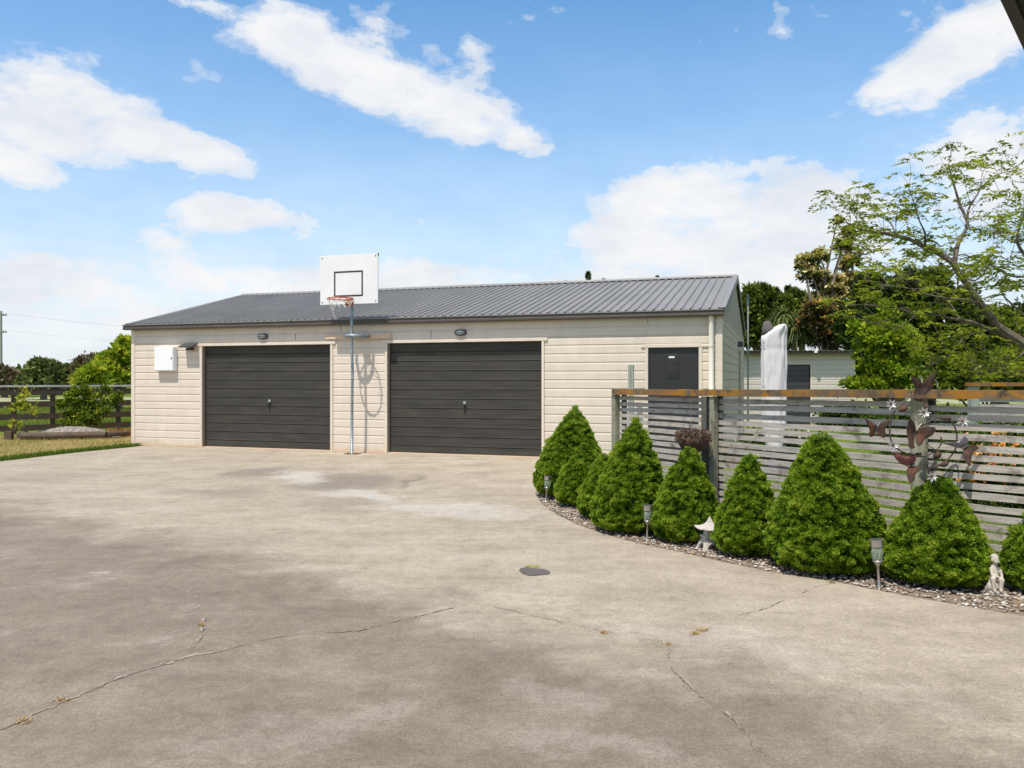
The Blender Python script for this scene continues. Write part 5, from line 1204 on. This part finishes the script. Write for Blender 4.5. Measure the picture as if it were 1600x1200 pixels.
for a, b, c in twigs:
    if c.z < 1.35: continue
    sp0 = c; tb = rd.gauss(.5, .18)
    for q_ in range(rd.choice((2, 3, 4))):
        u = (Vector((rd.gauss(0, 1), rd.gauss(0, 1), rd.gauss(.0, .22)))).normalized(); s_ = u.cross(Vector((0, 0, 1))).normalized(); o = b.lerp(c, rd.uniform(.4, 1.)); l = rd.uniform(.15, .27)
        for k in range(6):
            t = (k+1)/6; p = o+u*l*t+Vector((0, 0, -.05*t*t))
            for sgn in (-1, 1):
                LC.append(p); LD.append((s_*sgn+u*.55+Vector((0, 0, -.15+rd.gauss(0, .15)))).normalized()); LT_.append(tb+rd.gauss(0, .12))
LC, LD, LT_ = np.array(LC), np.array(LD), np.clip(np.array(LT_), 0, 1)
npmesh('crown', leaves(LC, LD, .072, .38, .22), 4, M['lightleaf'], rep(LT_), lty)
# ------------------------------------------------------------------ planting behind the fence
def lowplant(name, label, cat, x, y, r_, h_, n, size, mat, group=None, seed=1, **kw):
    return plant(name, label, cat, (x, y, -.02), [(0,0,h_*.55,r_,r_,h_*.45),(r_*.5,0,h_*.45,r_*.6,r_*.6,h_*.35),(-r_*.5,.05,h_*.5,r_*.6,r_*.6,h_*.4)], n, size, mat, .012, group, seed, 'stem', 'foliage', **kw)
M['petals_o'] = foliage('orange_petals', [(0, (.70,.26,.04)), (.6, (.85,.45,.12)), (1, (.85,.65,.45))], .3)
M['petals_w'] = foliage('white_petals', [(0, (.70,.70,.68)), (1, (.85,.85,.82))], .3)
for i, (px, Y, lab) in enumerate(((1185, 13.2, 'dark leafy plant with small white flowers nearest the umbrella base, seen through the slats'), (1215, 12.6, 'white flowered dark plant directly below the umbrella cover'), (1245, 12.9, 'white flowered dark plant right of the umbrella, seen through the slats'))):
    x = (px-800)/F*Y; t = lowplant('flowering_plant', lab, 'plant', x, Y, .30, .55, 1500, .06, 'dark', 'white flowered plants behind the slatted fence', 30+i, tb=.5)
    for _ in range(22):
        c_ = np.array([rng.normal(0, .18), rng.normal(0, .14)-.1, rng.uniform(.30, .60)]); npmesh('flower', leaves(np.tile(c_, (6, 1)), unit(rng.normal(0, 1, (6, 3))+np.array([0, -.5, .8])), .045, .7, .2), 4, M['petals_w'], rep(rng.uniform(0, 1, 6)), t)
for i, (px, Y, s_, lab) in enumerate(((1528, 8.2, .9, 'orange flowered plant behind the slats near the rear fence post'), (1570, 8.6, 1.1, 'large orange flowered plant behind the slats at the right edge'), (1600, 8.0, 1., 'orange flowered plant half out of the frame behind the slats'))):
    x = (px-800)/F*Y; t = lowplant('flowering_plant', lab, 'plant', x, Y, .30*s_, .62*s_, 1300, .07, 'dark', 'orange flowered plants behind the slatted fence', 40+i, tb=.3)
    for _ in range(26):
        c_ = np.array([rng.normal(0, .20), rng.normal(0, .12)-.12, rng.uniform(.40, .76)*s_]); tt_ = rng.uniform(0, 1)
        npmesh('flower', leaves(np.tile(c_, (9, 1)), unit(rng.normal(0, 1, (9, 3))+np.array([0, -.5, .6])), .05, .6, .2), 4, M['petals_o'], rep(np.full(9, tt_)), t)
for i, (px, Y, lab) in enumerate(((1500, 14.5, 'low dark leafy shrub at the back of the lawn'), (1440, 15, 'low dark shrub at the back of the lawn behind the wall art'), (1570, 9.9, 'low dark shrub added for the shaded ground before the rear fence'), (1330, 20, 'low green shrub by the right corner of the shed'))):
    lowplant('low_shrub', lab, 'shrub', (px-800)/F*Y, Y, .7, .8, 3200, .10, 'mid', 'low shrubs around the back lawn', 50+i, tb=.35)  # the low dark shrub by the rear fence is added for a shaded garden patch
pl_ = thing('planter_box', 'dark timber planter under the flowers beside the umbrella', 'planter', (4.25, 13.3, 0)); 
MB().box(-.75, .75, -.2, .2, 0, .22).box(-.79, .79, -.24, .24, .221, .25).build('box', M['log'], pl_, bevel=.006)
# dry weeds growing in the cracks
for i, (px, py, s_, lab) in enumerate(((95,1096,.05,'dry orange weed tuft in the crack, second from the bottom left corner'), (36,1129,.06,'dry orange weed tuft nearest the bottom left corner'), (313,978,.03,'tiny dry weed on the short crack left of centre'), (1042,1008,.07,'dry orange weed where the long crack forks right of centre'), (1096,986,.05,'dry weed tuft on the crack just above the fork'), (1086,991,.04,'small dry weed beside the tuft above the fork'), (945,990,.035,'sparse dry weed left of the crack fork'), (1300,911,.04,'dry weed at the gravel end of the crack'))):
    g0 = G(px, py); n = 46; C = np.stack([rng.normal(0, s_*.32, n), rng.normal(0, s_*.2, n), rng.uniform(.003, .008, n)], 1)
    d = rng.normal(0, 1, (n, 3)); d[:, 2] = np.abs(d[:, 2])*.45
    o_ = npmesh('dry_weed', leaves(C, unit(d), .018, .24, .2), 4, M['weed'], rep(rng.uniform(.4, 1, n))); o_.location = g0; tag(o_, lab, 'weed', 'dry weeds in the driveway cracks')
g0 = G(833, 887); n = 40; C = rng.normal(0, 1, (n, 3))*np.array([.03, .012, 0])+np.array([0, 0, .004])
o_ = npmesh('green_weed', leaves(C, np.tile([0, 0, 1.], (n, 1)), .022, .3, .8), 4, M['lime'], rep(rng.uniform(.5, 1, n))); o_.location = g0; tag(o_, 'tiny yellow green weed behind the dark repair patch', 'weed')
g0 = G(948, 818)+Vector((.03, .0, 0)); n = 30; C = rng.normal(0, 1, (n, 3))*np.array([.025, .02, .0])+np.array([0, 0, .02])+np.abs(rng.normal(0, 1, (n, 3)))*np.array([0, 0, .02])
pv = npmesh('pansy', leaves(C, np.tile([0, 0, 1.], (n, 1)), .03, .7, .8), 4, foliage('violet_petals', [(0, (.10,.08,.40)), (.7, (.25,.2,.6)), (1, (.6,.6,.8))], .2), rep(rng.uniform(0, 1, n))); pv.location = g0; tag(pv, 'tiny violet flowers at the foot of the large fourth conifer', 'flower')
# ------------------------------------------------------------------ power pole on the left edge
PY = 80; px_ = (1.5-800)/F*PY
pp_ = thing('power_pole', 'distant power pole with two crossarms at the left edge', 'power pole', (px_, PY, 0))
MB().tube([(0,0,0), (0,0,W(0,486,PY).z)], [.16,.11], 10).build('pole', M['treated'], pp_)
for py in (492.5, 519):
    z = W(0, py, PY).z; a_ = MB().box(-.9, .55, -.06, .06, z-.05, z+.05).build('crossarm', M['postd'], pp_)
    i_ = MB(); 
    for dx in (-.8, -.3, .25, .5): i_.lathe([(.03, 0), (.045, .05), (.03, .14)], 8, (dx, 0, z+.05))
    i_.build('insulator', M['plastic'], a_)
wr = MB()
for dx, py, dz in ((-.3, 492.5, 0), (.5, 492.5, 0), (.5, 519, 0)):
    z = W(0, py, PY).z+.19; wr.tube([(dx+60*t, 30*t, z-5.2*4*t*(1-t)*.35) for t in np.linspace(0, 1, 24)], .004, 4)
wr.build('wire', M['plastic'], pp_)
print('objects', len(bpy.data.objects), 'verts', sum(len(m_.vertices) for m_ in bpy.data.meshes))
